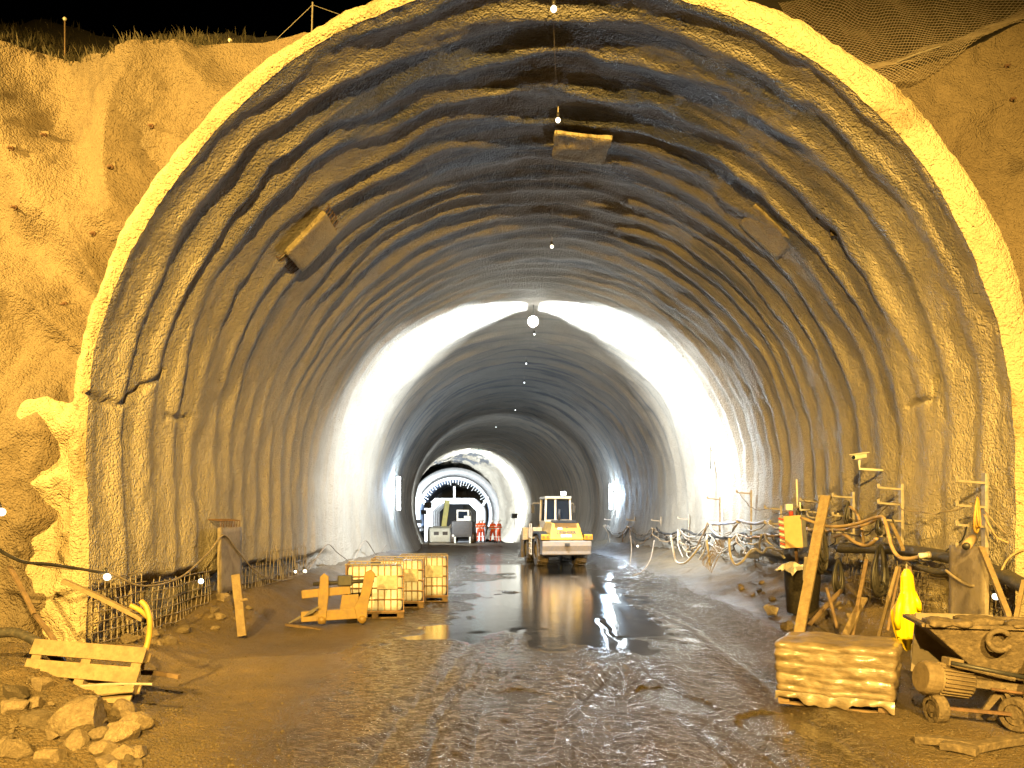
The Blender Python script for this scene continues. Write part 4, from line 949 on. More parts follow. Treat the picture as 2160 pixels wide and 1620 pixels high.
# tipped pallet (1.2 m long edge towards the viewer)
pal = thing('tipped_pallet', 'pale wooden pallet tipped up on its edge above the rocks', 'pallet', P(178, 1445, 7.9), (math.radians(62), math.radians(4), math.radians(-3)))
def pallet_parts(t, mat='timber'):
    for k in range(4):                # deck boards along x
        MB().box((0, -0.32 + k * 0.2133, 0.135), (1.2, 0.165, 0.022)).build('deck_board', M_[mat], t, bevel=0.003)
    for x in (-0.53, 0, 0.53):
        MB().box((x, 0, 0.113), (0.1, 0.8, 0.022)).build('stringer_board', M_[mat], t, bevel=0.003)
        for y in (-0.33, 0, 0.33):
            MB().box((x, y, 0.062), (0.1, 0.13, 0.079)).build('block', M_[mat], t, bevel=0.003)
    for y in (-0.33, 0, 0.33):
        MB().box((0, y, 0.011), (1.2, 0.1, 0.022)).build('bottom_board', M_[mat], t, bevel=0.003)
pallet_parts(pal)

# rocks
def rock_mesh(i, mat):
    rnd = random.Random(100 + i); bm = bmesh.new(); bmesh.ops.create_icosphere(bm, subdivisions=3, radius=1)
    cuts = [(Vector((rnd.gauss(0, 1), rnd.gauss(0, 1), rnd.gauss(0, 1))).normalized(), rnd.uniform(0.45, 0.78)) for _ in range(15)]
    for v in bm.verts:
        for n_, d in cuts:
            e = v.co.dot(n_) - d
            if e > 0: v.co -= n_ * e
    co_ = np.array([v.co[:] for v in bm.verts]); nn = 0.035 * fbm(co_[:, 0] * 2.2, co_[:, 1] * 2.2, co_[:, 2] * 2.2, o=3, seed=300 + i)
    for v, a in zip(bm.verts, nn): v.co *= 1 + a
    me = bpy.data.meshes.new('rock'); bm.to_mesh(me); bm.free(); me.materials.append(M_[mat])
    return me
RM = [rock_mesh(i, 'rock') for i in range(7)] + [rock_mesh(9, 'pale_rock')]
def rock(i, x, y, s, label, group=None, sink=0.35, rz=None, sq=(1, 1, 0.75)):
    o = bpy.data.objects.new('rock', RM[i]); COL.objects.link(o)
    o.scale = (s * sq[0], s * sq[1], s * sq[2]); o.location = (x, y, gz(x, y) + s * sq[2] * (1 - 2 * sink)); o.rotation_euler = (random.uniform(-.3, .3), random.uniform(-.3, .3), random.uniform(0, 6.3) if rz is None else rz)
    return tag(o, label, 'rock', group)
def gp(px, py):                       # plan position of a floor pixel
    Y = H * F / (py - 1090); return (px - 1080) / F * Y, Y
for i, px, py, s, l in ((0, 150, 1585, 0.33, 'large boulder under the tipped pallet, topped with pale mud'), (1, 228, 1590, 0.22, 'angular boulder beside the large one under the tipped pallet'),
                        (2, 268, 1568, 0.17, 'rounded boulder at the foot of the rock heap, on the tunnel side'), (3, 62, 1592, 0.22, 'flat boulder on the rock heap, on the slope side'),
                        (4, 190, 1612, 0.13, 'small boulder at the front foot of the rock heap')):
    x, y = gp(px, py); rock(i, x, y + 0.15, s, l)
for k in range(46):
    px = random.uniform(-10, 330); py = random.uniform(1515, 1640) - 0.12 * max(0, px - 150); x, y = gp(px, py)
    rock(k % 7, x, y, random.choice((0.04, 0.06, 0.08, 0.1, 0.13, 0.16)), 'loose stone scattered over the rock heap under the pallet', 'stones of the rock heap')
for k in range(16):
    Y = random.uniform(11.0, 15.0); x = lw(Y) + random.uniform(0.15, 0.7); rock(k % 7, x, Y, random.uniform(0.07, 0.2), 'muddy stone along the foot of the left mesh panels', 'stones at the left wall foot')
x, y = gp(1628, 1300); rock(7, x, y, 0.2, 'pale orange-stained rock beside the leaning plank on the right', None, 0.1)
x, y = gp(1660, 1325); rock(3, x, y, 0.22, 'brown rock between the pale rock and the foot of the leaning plank', None, 0.3)
for k in range(14):
    Y = random.uniform(13.5, 24); x = right_edge(Y) + xc(Y) + random.uniform(0.2, 1.6); rock(k % 7, float(x), Y, random.uniform(0.05, 0.14), 'small muddy stone on the muck bank of the right wall', 'stones on the right muck bank')
mb = MB(); rnd = random.Random(5); GV = []
for k in range(1500):
    px = rnd.uniform(-20, 420); py = rnd.uniform(1440, 1625)
    if k % 3 == 0: px = rnd.choice((rnd.uniform(-20, 620), rnd.uniform(1640, 2150))); py = 1380 + 250 * rnd.random() ** 0.6
    x, y = gp(px, py); GV.append((x, y, rnd.uniform(0.005, 0.018), rnd.uniform(.7, 1.2)))
GA = np.array(GV); GZ = ground_hw(GA[:, 0], GA[:, 1])[0]
for (x, y, r_, q_), z in zip(GV, GZ): mb.ball((x, y, z + r_ * 0.3), r_, 6, (1, q_, 0.7))
mb.build('gravel', M_['gravel_grey'], None, False, label='fine gravel strewn over the mud', cat='gravel', kind='stuff')

# ================================================================== yellow steel frame
t = thing('attachment_frame', 'yellow steel quick-coupler frame lying in front of the white tanks', 'attachment', (-3.42, 14.8, gz(-3.42, 14.8)), (0, 0, math.radians(8)))
MB().bar((-0.62, 0, 0.18), (0.62, 0, 0.24), 0.16, 0.2).build('lower_beam', M_['attach_yellow'], t, bevel=0.01)
MB().bar((-0.62, 0.05, 0.6), (0.3, 0.05, 0.68), 0.12, 0.16).build('upper_beam', M_['attach_yellow'], t, bevel=0.01)
MB().prism([(-0.3, 0.05), (-0.16, 0.05), (-0.1, 0.6), (-0.1, 0.95), (-0.18, 1.02), (-0.26, 0.95), (-0.3, 0.5)], -0.12, -0.06).build('hook_plate', M_['attach_yellow'], t, bevel=0.008)
MB().prism([(0.45, 0.08), (0.6, 0.08), (0.66, 0.5), (0.78, 0.98), (0.7, 1.08), (0.58, 1.02), (0.5, 0.6), (0.38, 0.35)], -0.12, -0.06).build('hook_plate', M_['attach_yellow'], t, bevel=0.008)
MB().prism([(0.1, 0.3), (0.44, 0.3), (0.46, 0.6), (0.14, 0.58)], -0.05, 0.0).build('web_plate', M_['attach_yellow'], t, bevel=0.008)
for x in (-0.23, 0.53): MB().tube([(x, -0.16, 0.12), (x, 0.1, 0.12)], 0.075, 14).build('pin_boss', M_['attach_yellow'], t, True)
MB().tube([(-0.4, -0.02, 0.8), (0.75, -0.02, 0.86)], 0.04, 10).build('cross_shaft', M_['dark_metal'], t, True)
MB().box((0.2, 0.02, 0.86), (0.28, 0.18, 0.2)).build('hydraulic_block', M_['dark_metal'], t, bevel=0.02)
for k in range(5):
    MB().tube([P(610 + 5 * k, 1314 - 3 * k, 14.9), P(660 + 3 * k, 1292 - 3 * k, 14.5)], 0.014, 6).build('steel_rod', M_['galvanised'], None, label='thin steel rod in the bundle under the yellow frame', cat='rod', group='rods under the yellow frame')
plank(P(603, 1318, 14.6), P(676, 1330, 14.3), 0.06, 0.05, 'weathered timber lying in the mud before the yellow frame', 'old_timber')

# ================================================================== bulk liquid tanks
def make_ibc():
    t = thing('liquid_tank', 'x', 'tank', group='white liquid tanks in wire cages')
    for y in (-0.42, 0, 0.42): MB().box((0, y, 0.012), (1.2, 0.1, 0.024)).build('pallet_skid', M_['old_timber'], t)
    for x in (-0.52, 0, 0.52):
        for y in (-0.42, 0, 0.42): MB().box((x, y, 0.064), (0.13, 0.12, 0.08)).build('pallet_block', M_['old_timber'], t)
    MB().box((0, 0, 0.122), (1.2, 1.0, 0.036)).build('pallet_deck', M_['old_timber'], t)
    o = rough_box('bottle', (1.12, 0.92, 0.95), M_['ibc_plastic'], 8, 0.09, 0.008, 0.4, 7, t); o.location = (0, 0, 0.62)
    MB().tube([(0, 0, 1.08), (0, 0, 1.14)], 0.11, 16).build('cap', M_['dark_metal'], t)
    cg = bpy.data.objects.new('cage', None); COL.objects.link(cg); cg.parent = t
    for k in range(10):
        x = -0.585 + 1.17 * k / 9
        for y in (-0.485, 0.485): MB().tube([(x, y, 0.13), (x, y, 1.13)], 0.012, 6).build('upright', M_['cage'], cg)
    for k in range(1, 8):
        y = -0.485 + 0.97 * k / 8
        for x in (-0.585, 0.585): MB().tube([(x, y, 0.13), (x, y, 1.13)], 0.012, 6).build('upright', M_['cage'], cg)
    for z in (0.15, 0.40, 0.64, 0.88, 1.13):
        MB().tube([(-0.597, -0.497, z), (0.597, -0.497, z), (0.597, 0.497, z), (-0.597, 0.497, z), (-0.597, -0.497, z)], 0.014, 6).build('hoop', M_['cage'] if z < 1.1 else M_['galvanised'], cg)
    MB().box((0.25, -0.512, 0.75), (0.42, 0.012, 0.28)).build('plate', M_['galvanised'], t)
    return t
ib = make_ibc()
for k, (x, y, rz, l) in enumerate(((-2.9, 16.35, 8, 'white tank in a rusty wire cage, standing right behind the yellow steel frame'),
                                   (-2.66, 18.05, 5, 'white tank in a rusty wire cage, middle one of the row of three'),
                                   (-2.22, 19.35, 6, 'white tank in a rusty wire cage, last of the row toward the wheel loader'))):
    o = ib if k == 0 else copy_tree(ib)
    o.location = (x, y, gz(x, y)); o.rotation_euler = (0, 0, math.radians(rz)); o['label'] = l

# ================================================================== right wall: cable brackets
def bracket(Y, ztop, zbot, zs, label, arm=0.42):
    x = rw_(Y, -0.02)
    t = thing('cable_bracket', label, 'bracket', (x, Y, zbot))
    MB().box((0, 0, (ztop - zbot) / 2), (0.05, 0.11, ztop - zbot)).build('post', M_['galvanised'], t, bevel=0.006)
    for z in zs:
        mb = MB(); mb.bar((-0.02, 0, z - zbot), (-arm, 0, z - zbot + 0.03), 0.075, 0.035, up=(0, 0, 1)); mb.bar((-arm + 0.01, 0, z - zbot + 0.02), (-arm - 0.005, 0, z - zbot + 0.1), 0.05, 0.02, up=(0, 1, 0))
        mb.build('arm', M_['galvanised'], t)
    return t
BR = [(11.4, 2.75, 1.45, (2.6, 2.24, 1.95, 1.62), 'steel cable bracket carrying the yellow hose coil'),
      (14.0, 2.70, 1.55, (2.6, 2.32, 2.02, 1.72), 'steel cable bracket with four arms, below the surveillance camera'),
      (16.1, 2.62, 1.5, (2.5, 2.1, 1.75), 'steel cable bracket behind the leaning plank'),
      (18.0, 2.6, 1.5, (2.45, 2.2, 1.8), 'steel cable bracket carrying the white antenna'),
      (20.6, 2.4, 1.35, (2.3, 1.9, 1.55), 'steel cable bracket just deeper than the hazard-striped box'),
      (23.2, 2.9, 1.25, (2.8, 1.9, 1.5), 'tall steel cable bracket in the white light of the floodlight'),
      (26.6, 2.8, 1.2, (2.7, 1.8, 1.4), 'tall steel cable bracket next to the white drooping loops'),
      (31.0, 2.2, 1.1, (2.0, 1.5), 'steel cable bracket above the muck bank'),
      (36.0, 2.1, 1.1, (1.9, 1.5), 'steel cable bracket on the right wall abreast of the loader'),
      (42.0, 2.1, 1.1, (1.9, 1.5), 'steel cable bracket on the right wall beyond the loader'),
      (48.5, 2.1, 1.1, (1.9, 1.5), 'steel cable bracket below the right tube lamp')]
for b_ in BR: bracket(*b_)
# cables strung from bracket to bracket
def strung(k0, k1, lev, sag, r, mat, label, seed, out=0.25, cat='cable', name='wall_cable', head=None, jit=0.05):
    rnd = random.Random(seed); pts = list(head or [])
    for k in range(k0, k1):
        Ya, Yb = BR[k][0], BR[k + 1][0]
        za = BR[k][3][min(lev, len(BR[k][3]) - 1)] + 0.04 + r; zb = BR[k + 1][3][min(lev, len(BR[k + 1][3]) - 1)] + 0.04 + r
        s_ = sag * rnd.uniform(0.45, 1.35) * (Yb - Ya) / 3.0
        for u in np.linspace(0, 1, 11)[(0 if k == k0 else 1):]:
            Y = Ya + (Yb - Ya) * u; z = za + (zb - za) * u - s_ * 4 * u * (1 - u) + (rnd.uniform(-jit, jit) if 0 < u < 1 else 0) * 0.4
            pts.append((rw_(Y, out + rnd.uniform(-jit, jit) + 0.05 * math.sin(u * math.pi)), Y, z))
    return MB().tube(smooth_path(pts, 3), r, 7).build(name, M_[mat], None, True, label=label, cat=cat)
strung(0, 3, 1, 0.35, 0.011, 'dusty_cable', 'thin dusty cable drooping between the yellow coil and the leaning plank', 1, 0.15)
strung(0, 4, 2, 0.6, 0.012, 'black_cable', 'thin black cable drooping low behind the leaning plank', 2, 0.2)
strung(1, 5, 2, 0.16, 0.03, 'tan_cable', 'tan hose waving over the arms past the hazard-striped box', 3, 0.36)
strung(2, 7, 1, 0.35, 0.022, 'white_cable', 'white cable sagging past the hazard-striped box to the muck bank', 4, 0.32)
strung(3, 7, 2, 0.55, 0.026, 'white_cable', 'white hose hanging in deep loops over the muck bank', 5, 0.35, jit=0.08)
strung(3, 8, 2, 0.12, 0.05, 'black_rubber', 'black rubber pipe running level along the right wall', 6, 0.2, name='wall_pipe', cat='pipe')
strung(4, 6, 1, 0.10, 0.045, 'blue_cable', 'bluish-white pipe on the right wall beside the hazard-striped box', 7, 0.28, name='wall_pipe', cat='pipe')
strung(4, 7, 2, 0.95, 0.028, 'white_cable', 'white hose drooping lowest over the muck bank', 8, 0.4, jit=0.1)
strung(5, 10, 1, 0.4, 0.022, 'dusty_cable', 'dusty cable drooping along the wall beside the loader', 9, 0.3, jit=0.1)
strung(5, 10, 2, 0.5, 0.02, 'black_cable', 'black cable drooping along the wall beside the loader', 10, 0.2, jit=0.1)
strung(6, 10, 1, 0.7, 0.025, 'tan_cable', 'tan cable in loose loops on the wall beside the loader', 11, 0.4, jit=0.14)
strung(6, 10, 2, 0.25, 0.03, 'dusty_cable', 'thick dusty cable running level along the wall beside the loader', 12, 0.25, jit=0.12)
strung(2, 5, 0, 0.25, 0.014, 'dusty_cable', 'thin dusty cable on the upper arms behind the white antenna', 13, 0.3)
def free_cable(pxs, r, mat, label, cat='cable', name='loose_cable', n=6):
    return MB().tube(smooth_path([P(*p) for p in pxs], n), r, 7).build(name, M_[mat], None, True, label=label, cat=cat)
free_cable([(1690, 1092, 15.6), (1745, 1110, 15.0), (1800, 1106, 14.4), (1855, 1090, 13.6), (1868, 1105, 13.2), (1880, 1150, 12.9), (1893, 1172, 12.7), (1912, 1179, 12.4), (1950, 1172, 12.0)], 0.032, 'tan_cable', 'tan hose with a white coupling hooked over the black pipe', 'hose')
t = thing('hose_coupling', 'white metal coupling at the end of the tan hose', 'coupling', P(1952, 1171, 12.0))
MB().tube([(-0.1, 0, -0.01), (0.02, 0, 0.0)], 0.042, 12).build('sleeve', M_['plastic_white'], t, True); MB().tube([(0.02, 0, 0), (0.07, 0, 0.005)], 0.055, 12).build('collar', M_['galvanised'], t, True)
free_cable([(1770, 1156, 15.2), (1840, 1157, 14.3), (1905, 1161, 13.3), (1980, 1172, 12.2), (2060, 1193, 11.2), (2120, 1216, 10.5), (2190, 1252, 9.8)], 0.1, 'black_rubber', 'thick black pipe sagging toward the mortar pump', 'pipe', 'supply_pipe', 8)
free_cable([(1920, 1180, 12.6), (1950, 1200, 12.2), (1990, 1206, 11.8), (2020, 1197, 11.5)], 0.05, 'black_rubber', 'short black hose looping under the thick pipe', 'hose')
free_cable([(1995, 1203, 11.6), (2020, 1222, 11.3), (2050, 1236, 11.0), (2080, 1226, 10.8), (2105, 1210, 10.6)], 0.022, 'dusty_cable', 'dusty cable drooping under the thick black pipe')
free_cable([(2075, 1085, 11.3), (2100, 1130, 11.1), (2120, 1142, 11.0), (2180, 1170, 10.8)], 0.012, 'tan_cable', 'thin tan cable running from the yellow coil along the rim')
free_cable([(2075, 1075, 11.3), (2110, 1115, 11.1), (2150, 1145, 10.9), (2190, 1165, 10.8)], 0.01, 'dusty_cable', 'thinner dusty cable running from the yellow coil along the rim')
free_cable([(2110, 1210, 10.5), (2125, 1180, 10.6), (2150, 1163, 10.7), (2180, 1158, 10.8)], 0.014, 'tan_cable', 'tan cable rising from the thick pipe to the rim')
free_cable([(1790, 1066, 15.9), (1808, 1085, 15.5), (1818, 1120, 15.0), (1822, 1150, 14.7)], 0.03, 'tan_cable', 'tan hose dropping from the upper arm to the thick pipe', 'hose')
free_cable([(1760, 1132, 15.4), (1780, 1128, 15.0), (1805, 1145, 14.6), (1830, 1150, 14.3), (1850, 1135, 14.0)], 0.035, 'tan_cable', 'short tan hose humped over the black pipe', 'hose')
free_cable([(1415, 1130, 25.5), (1420, 1160, 25.2), (1427, 1185, 25.0), (1445, 1187, 24.6), (1462, 1170, 24.2), (1478, 1150, 24.0)], 0.035, 'white_cable', 'white hose loop hanging on the pale tunnel wall', 'hose')
free_cable([(1490, 1138, 23.4), (1494, 1165, 23.3), (1497, 1193, 23.2)], 0.04, 'white_cable', 'white hose end hanging straight down the wall', 'hose')
free_cable([(1538, 1135, 21.6), (1540, 1168, 21.5), (1550, 1190, 21.3), (1566, 1184, 21.0), (1580, 1165, 20.8), (1592, 1158, 20.6), (1608, 1166, 20.4), (1620, 1155, 20.2), (1640, 1160, 20.0), (1655, 1178, 19.8)], 0.035, 'white_cable', 'white hose waving down to the black bin', 'hose')
free_cable([(1330, 1130, 31), (1332, 1160, 31), (1328, 1198, 30.6)], 0.02, 'dusty_cable', 'dusty cable end hanging down to the muck bank')
free_cable([(1380, 1140, 28), (1372, 1180, 27.6), (1355, 1205, 27.2), (1335, 1214, 26.8)], 0.022, 'dusty_cable', 'dusty cable trailing from the wall onto the floor')
for k in range(7):
    free_cable([(1528 - 3 * k, 1138, 22.0), (1524 - 4 * k, 1160, 21.8), (1512 - 5 * k + random.uniform(-3, 3), 1180, 21.6), (1500 - 3 * k, 1208 - 3 * k, 21.4)], 0.012, 'dusty_cable', 'thin wire in the bundle fanning down the right wall', name='loose_wire', n=4)['group'] = 'wires fanning down the right wall'
# hanging coils of black cable
def coil(px, py, Y, w, h, turns, r, mat, label, tw=0.12, seed=0):
    rnd = random.Random(seed); pts = []
    c_ = P(px, py, Y)
    for i in range(turns * 20 + 1):
        a = 2 * math.pi * i / 20; k = i / 20
        if i % 20 == 0: sw, sh, oy, ox = rnd.uniform(0.45, 1.0), rnd.uniform(0.72, 1.05), rnd.uniform(-tw, tw), rnd.uniform(-0.12, 0.12) * w
        pw, ph_, py_, px_ = (sw, sh, oy, ox) if i == 0 else (pw * .88 + sw * .12, ph_ * .88 + sh * .12, py_ * .9 + oy * .1, px_ * .9 + ox * .1)
        drop = (1 - math.cos(a)) / 2                      # 0 at the top, 1 at the bottom
        wide = math.sin(a) * (0.35 + 0.65 * drop ** 0.7)
        pts.append(c_ + Vector((w / 2 * pw * wide * 0.8 + px_ * drop, py_ * drop + w / 2 * pw * wide * 0.5, h / 2 - h * ph_ * drop + 0.012 * math.sin(k * 9))))
    return MB().tube(pts, r, 6).build('cable_coil', M_[mat], None, True, label=label, cat='coil')
coil(1857, 1205, 13.7, 0.62, 0.92, 26, 0.022, 'black_cable', 'large black cable coil hanging beside the yellow raincoat', 0.1, 1)
coil(1768, 1215, 14.8, 0.40, 0.60, 20, 0.02, 'black_cable', 'small black cable coil hanging between the plank and the large coil', 0.08, 2)
coil(1735, 1160, 15.2, 0.42, 0.85, 20, 0.022, 'black_rubber', 'dark cable coil hanging right behind the leaning plank', 0.08, 3)
coil(2062, 1090, 11.25, 0.22, 0.55, 10, 0.012, 'yellow_hose', 'yellow hose coil hung over the bracket arm near the rim', 0.09, 4)
coil(1790, 1085, 15.8, 0.3, 0.5, 7, 0.014, 'black_cable', 'bundle of thin black cable hung on the bracket behind the plank', 0.08, 5)
coil(1855, 1110, 13.9, 0.25, 0.3, 6, 0.014, 'black_cable', 'tangle of thin black cable under the bracket below the camera', 0.08, 6)
coil(1690, 1083, 17.8, 0.4, 0.35, 7, 0.016, 'black_cable', 'tangle of thin black cable under the white antenna', 0.08, 7)
# nozzle on bracket
t = thing('spray_nozzle', 'pale tubular nozzle resting on the bracket under the yellow coil', 'nozzle', P(2045, 1143, 11.0))
MB().tube([(-0.1, -0.1, -0.05), (0.1, 0.1, 0.05)], 0.065, 14).build('barrel', M_['tan_cable'], t, True); MB().tube([(-0.13, -0.13, -0.065), (-0.1, -0.1, -0.05)], 0.05, 12).build('mouth', M_['dark_metal'], t, True); MB().tube([(0.08, 0.1, 0.05), (0.16, 0.2, 0.06)], 0.04, 10).build('neck', M_['galvanised'], t, True)
# hazard striped distribution box
bx = P(1668, 1122, 17.2)
t = thing('distribution_box', 'grey and tan electric box with red and white hazard stripes along its edge', 'box', bx, (0, math.radians(-4), math.radians(-38)))
MB().box((0, 0.15, 0), (0.5, 0.3, 0.72)).build('housing', M_['box_grey'], t, bevel=0.012)
MB().box((0.06, -0.015, 0), (0.38, 0.03, 0.72)).build('door', M_['box_tan'], t, bevel=0.006)
for k in range(10):
    MB().add([(-0.25, -0.004, 0.34 - k * 0.07), (-0.14, -0.004, 0.30 - k * 0.07), (-0.14, -0.004, 0.235 - k * 0.07 + 0.03), (-0.25, -0.004, 0.275 - k * 0.07 + 0.03),
              (-0.25, -0.02, 0.34 - k * 0.07), (-0.14, -0.02, 0.30 - k * 0.07), (-0.14, -0.02, 0.265 - k * 0.07), (-0.25, -0.02, 0.305 - k * 0.07)],
             [(0, 1, 2, 3), (7, 6, 5, 4), (0, 4, 5, 1), (1, 5, 6, 2), (2, 6, 7, 3), (3, 7, 4, 0)]).build('stripe', M_['sign_white' if k % 2 else 'sign_red'], t)
MB().tube([(0.0, 0.1, 0.36), (0.0, 0.1, 0.46)], 0.05, 12).build('signal_lamp', M_['sign_red'], t, True)
MB().box((0.0, 0.28, -0.75), (0.06, 0.05, 1.1)).build('stand', M_['rusty_steel'], t)
# antenna
t = thing('antenna', 'white rod antenna with a small square box on the bracket behind the hazard-striped box', 'antenna', P(1682, 1068, 17.6))
MB().tube([(0, 0, 0), (-0.02, 0, 0.62)], 0.02, 8).build('rod', M_['plastic_white'], t, True)
MB().tube([(0.06, 0, 0.1), (0.06, 0, -0.08), (0.32, 0.1, -0.08)], 0.022, 8).build('bracket_arm', M_['plastic_white'], t, True)
MB().box((-0.2, 0, -0.02), (0.15, 0.12, 0.14)).build('junction_box', M_['plastic_white'], t, bevel=0.01)
MB().tube([(-0.2, 0, -0.02), (0.06, 0, -0.02)], 0.015, 6).build('cross_arm', M_['galvanised'], t)
# camera
pc = Vector((rw_(14.9, 0.0), 14.9, 3.0))
t = thing('surveillance_camera', 'white surveillance camera on an angled arm high on the right wall', 'camera', pc)
MB().tube([(0.1, 0, 0), (-0.36, 0, 0.03), (-0.36, 0, 0.2)], 0.025, 8).build('arm', M_['plastic_white'], t, True)
MB().bar((-0.2, 0.12, 0.30), (-0.52, -0.12, 0.24), 0.1, 0.09).build('camera_body', M_['plastic_white'], t, bevel=0.015)
MB().bar((-0.16, 0.15, 0.36), (-0.55, -0.14, 0.295), 0.14, 0.015).build('sun_shield', M_['plastic_white'], t)
MB().tube([(-0.5, -0.105, 0.245), (-0.53, -0.128, 0.24)], 0.036, 12).build('lens', M_['cab_glass'], t, True)
# leaning planks, stakes
plank(P(1741, 1046, 13.6), P(1686, 1336, 12.6), 0.17, 0.06, 'long pale plank leaning upright against the right wall')
plank(P(1775, 1245, 14.2), P(1707, 1318, 13.8), 0.07, 0.05, 'weathered batten leaning low behind the long plank', 'old_timber')
plank(P(1822, 1262, 12.6), P(1779, 1352, 11.9), 0.12, 0.05, 'reddish timber leaning on the right mesh panel', 'timber')
plank(P(1828, 1180, 12.9), P(1797, 1345, 12.1), 0.06, 0.05, 'slim weathered pole beside the reddish timber', 'old_timber')
plank(P(1743, 1240, 13.6), P(1766, 1326, 13.2), 0.045, 0.035, 'thin stake leaning away from the long plank', 'old_timber')
plank(P(1893, 1196, 10.6), P(1850, 1358, 10.0), 0.04, 0.035, 'pale stick of the tripod behind the raincoat', 'timber')
plank(P(1898, 1196, 10.7), P(1872, 1330, 10.6), 0.035, 0.03, 'dark stick of the tripod behind the raincoat', 'old_timber')
plank(P(2070, 1155, 10.6), P(2135, 1320, 9.6), 0.07, 0.06, 'yellowish timber prop leaning under the thick black pipe')
plank(P(2160, 1225, 9.9), P(2140, 1320, 9.5), 0.05, 0.05, 'slim timber prop near the rim', 'timber')
plank(P(1705, 1175, 14.6), P(1702, 1225, 14.6), 0.16, 0.03, 'small pale board hung behind the long plank', 'grey_board', up=(0, 1, 0))
plank(P(1880, 1105, 13.6), P(1905, 1160, 12.8), 0.06, 0.05, 'short yellowish prop under the cable bracket', 'timber')
# black bin and white rags beside the striped box
xb, yb = gp(1650, 1288); yb = 15.6; xb = 5.9
t = thing('black_bin', 'open black plastic bin with rags on its rim beside the muck bank', 'bin', (xb, yb, gz(xb, yb)))
mb = MB(); n = 20; pr_ = [(0.30, 0.0), (0.36, 0.85), (0.40, 0.87), (0.40, 0.91), (0.34, 0.91), (0.28, 0.04)]
vs = [(r_ * math.cos(2 * math.pi * i / n), r_ * math.sin(2 * math.pi * i / n), z) for i in range(n) for r_, z in pr_]
k = len(pr_); fs = [(i * k + j, i * k + j + 1, ((i + 1) % n) * k + j + 1, ((i + 1) % n) * k + j) for i in range(n) for j in range(k - 1)] + [tuple(i * k for i in range(n)), tuple(i * k + k - 1 for i in range(n - 1, -1, -1))]
mb.add(vs, fs); mb.build('tub', M_['black_rubber'], t, True)
def rag(name, loc, w, d, mat, label, seed, rot=0.0):
    U, W_ = np.meshgrid(np.linspace(-1, 1, 24), np.linspace(-1, 1, 18), indexing='ij')
    z = 0.12 * fbm(U * 1.6, W_ * 1.6, seed=seed, o=3) - 0.10 * (U ** 2) - 0.06 * W_ ** 2
    p = np.stack([U * w / 2, W_ * d / 2, z], -1).reshape(-1, 3)
    o = arr_mesh(name, p, grid_quads(24, 18), M_[mat], None, label=label, cat='cloth'); o.location = loc; o.rotation_euler = (0, 0, rot)
    s_ = o.modifiers.new('s', 'SOLIDIFY'); s_.thickness = 0.012
rag('rag', (xb - 0.15, yb - 0.15, gz(xb, yb) + 0.98), 0.75, 0.5, 'plastic_white', 'crumpled pale rag over the rim of the black bin', 7, 0.4)
# raincoat
c_ = P(1912, 1200, 9.4)
U, W_ = np.meshgrid(np.linspace(0, 2 * math.pi, 72), np.linspace(0, 1, 44), indexing='ij')
wd = np.interp(W_, [0, 0.08, 0.3, 0.55, 0.8, 1.0], [0.03, 0.075, 0.085, 0.16, 0.13, 0.10])
fold = 1 + 0.22 * np.sin(5 * U + 2.5 * W_) * W_ + 0.12 * np.sin(9 * U - 4 * W_) * W_ + 0.10 * fbm(U * 1.3, W_ * 4, seed=401, o=3)
dx = np.interp(W_, [0, 0.3, 0.6, 1], [0.0, 0.02, -0.01, 0.01])
hem = 0.05 * np.sin(3 * U + 1) * (W_ > 0.9)
pts = np.stack([wd * fold * np.cos(U) + dx, wd * 0.55 * fold * np.sin(U), -W_ * 0.95 - hem], -1)
t = thing('raincoat', 'bright yellow raincoat hanging from the tripod of sticks', 'raincoat', c_)
o = arr_mesh('coat', pts.reshape(-1, 3), grid_quads(72, 44), M_['raincoat'], t)
MB().tube([(-0.07, -0.03, -0.3), (-0.12, -0.06, -0.45), (-0.15, -0.07, -0.62), (-0.13, -0.06, -0.72)], [0.03, 0.045, 0.04, 0.03], 10).build('sleeve', M_['raincoat'], t, True)
MB().tube([(0.07, -0.03, -0.28), (0.11, -0.06, -0.42), (0.13, -0.06, -0.5)], [0.03, 0.04, 0.03], 10).build('sleeve', M_['raincoat'], t, True)
MB().tube([(0, 0, -0.05), (0.0, 0, 0.06)], 0.01, 6).build('hook', M_['galvanised'], t)
MB().tube([P(1925, 1360, 9.3), P(1925, 1402, 8.9)], 0.018, 8).build('white_stick', M_['plastic_white'], None, True, label='short white stick below the raincoat', cat='stick')
plank(P(1918, 1195, 9.6), P(1935, 1375, 9.3), 0.035, 0.03, 'stick of the tripod inside the raincoat', 'old_timber')

# ================================================================== wrapped pallet of bags
xs_, ys_ = 3.7, 8.72
t = thing('bag_pallet', 'pallet of brown cement bags wrapped in glossy stretch film', 'pallet', (xs_, ys_, gz(xs_, ys_) - 0.01), (0, 0, math.radians(-29)))
def bag_layers(p, nrm):
    side = np.hypot(nrm[:, 0], nrm[:, 1])
    zz = p[:, 2] + 0.33 + 0.02 * fbm(p[:, 0] / 0.35, p[:, 1] / 0.35, seed=505, o=2)
    return side * ((0.018 + 0.016 * fbm(p[:, 0] / 0.4, p[:, 1] / 0.4, p[:, 2] / 0.15, seed=509)) * np.abs(np.sin(zz / 0.132 * math.pi)) ** 0.7 - 0.02 + 0.035 * fbm(p[:, 0] / 0.25, p[:, 1] / 0.25, p[:, 2] / 0.12, seed=501, o=3) + 0.05 * (p[:, 2] / 0.33) * vnoise(p[:, 0] * 1.3, p[:, 1] * 1.3, seed=511)) + (1 - side) * 0.03 * fbm(p[:, 0] / 0.25, p[:, 1] / 0.25, seed=503, o=2)
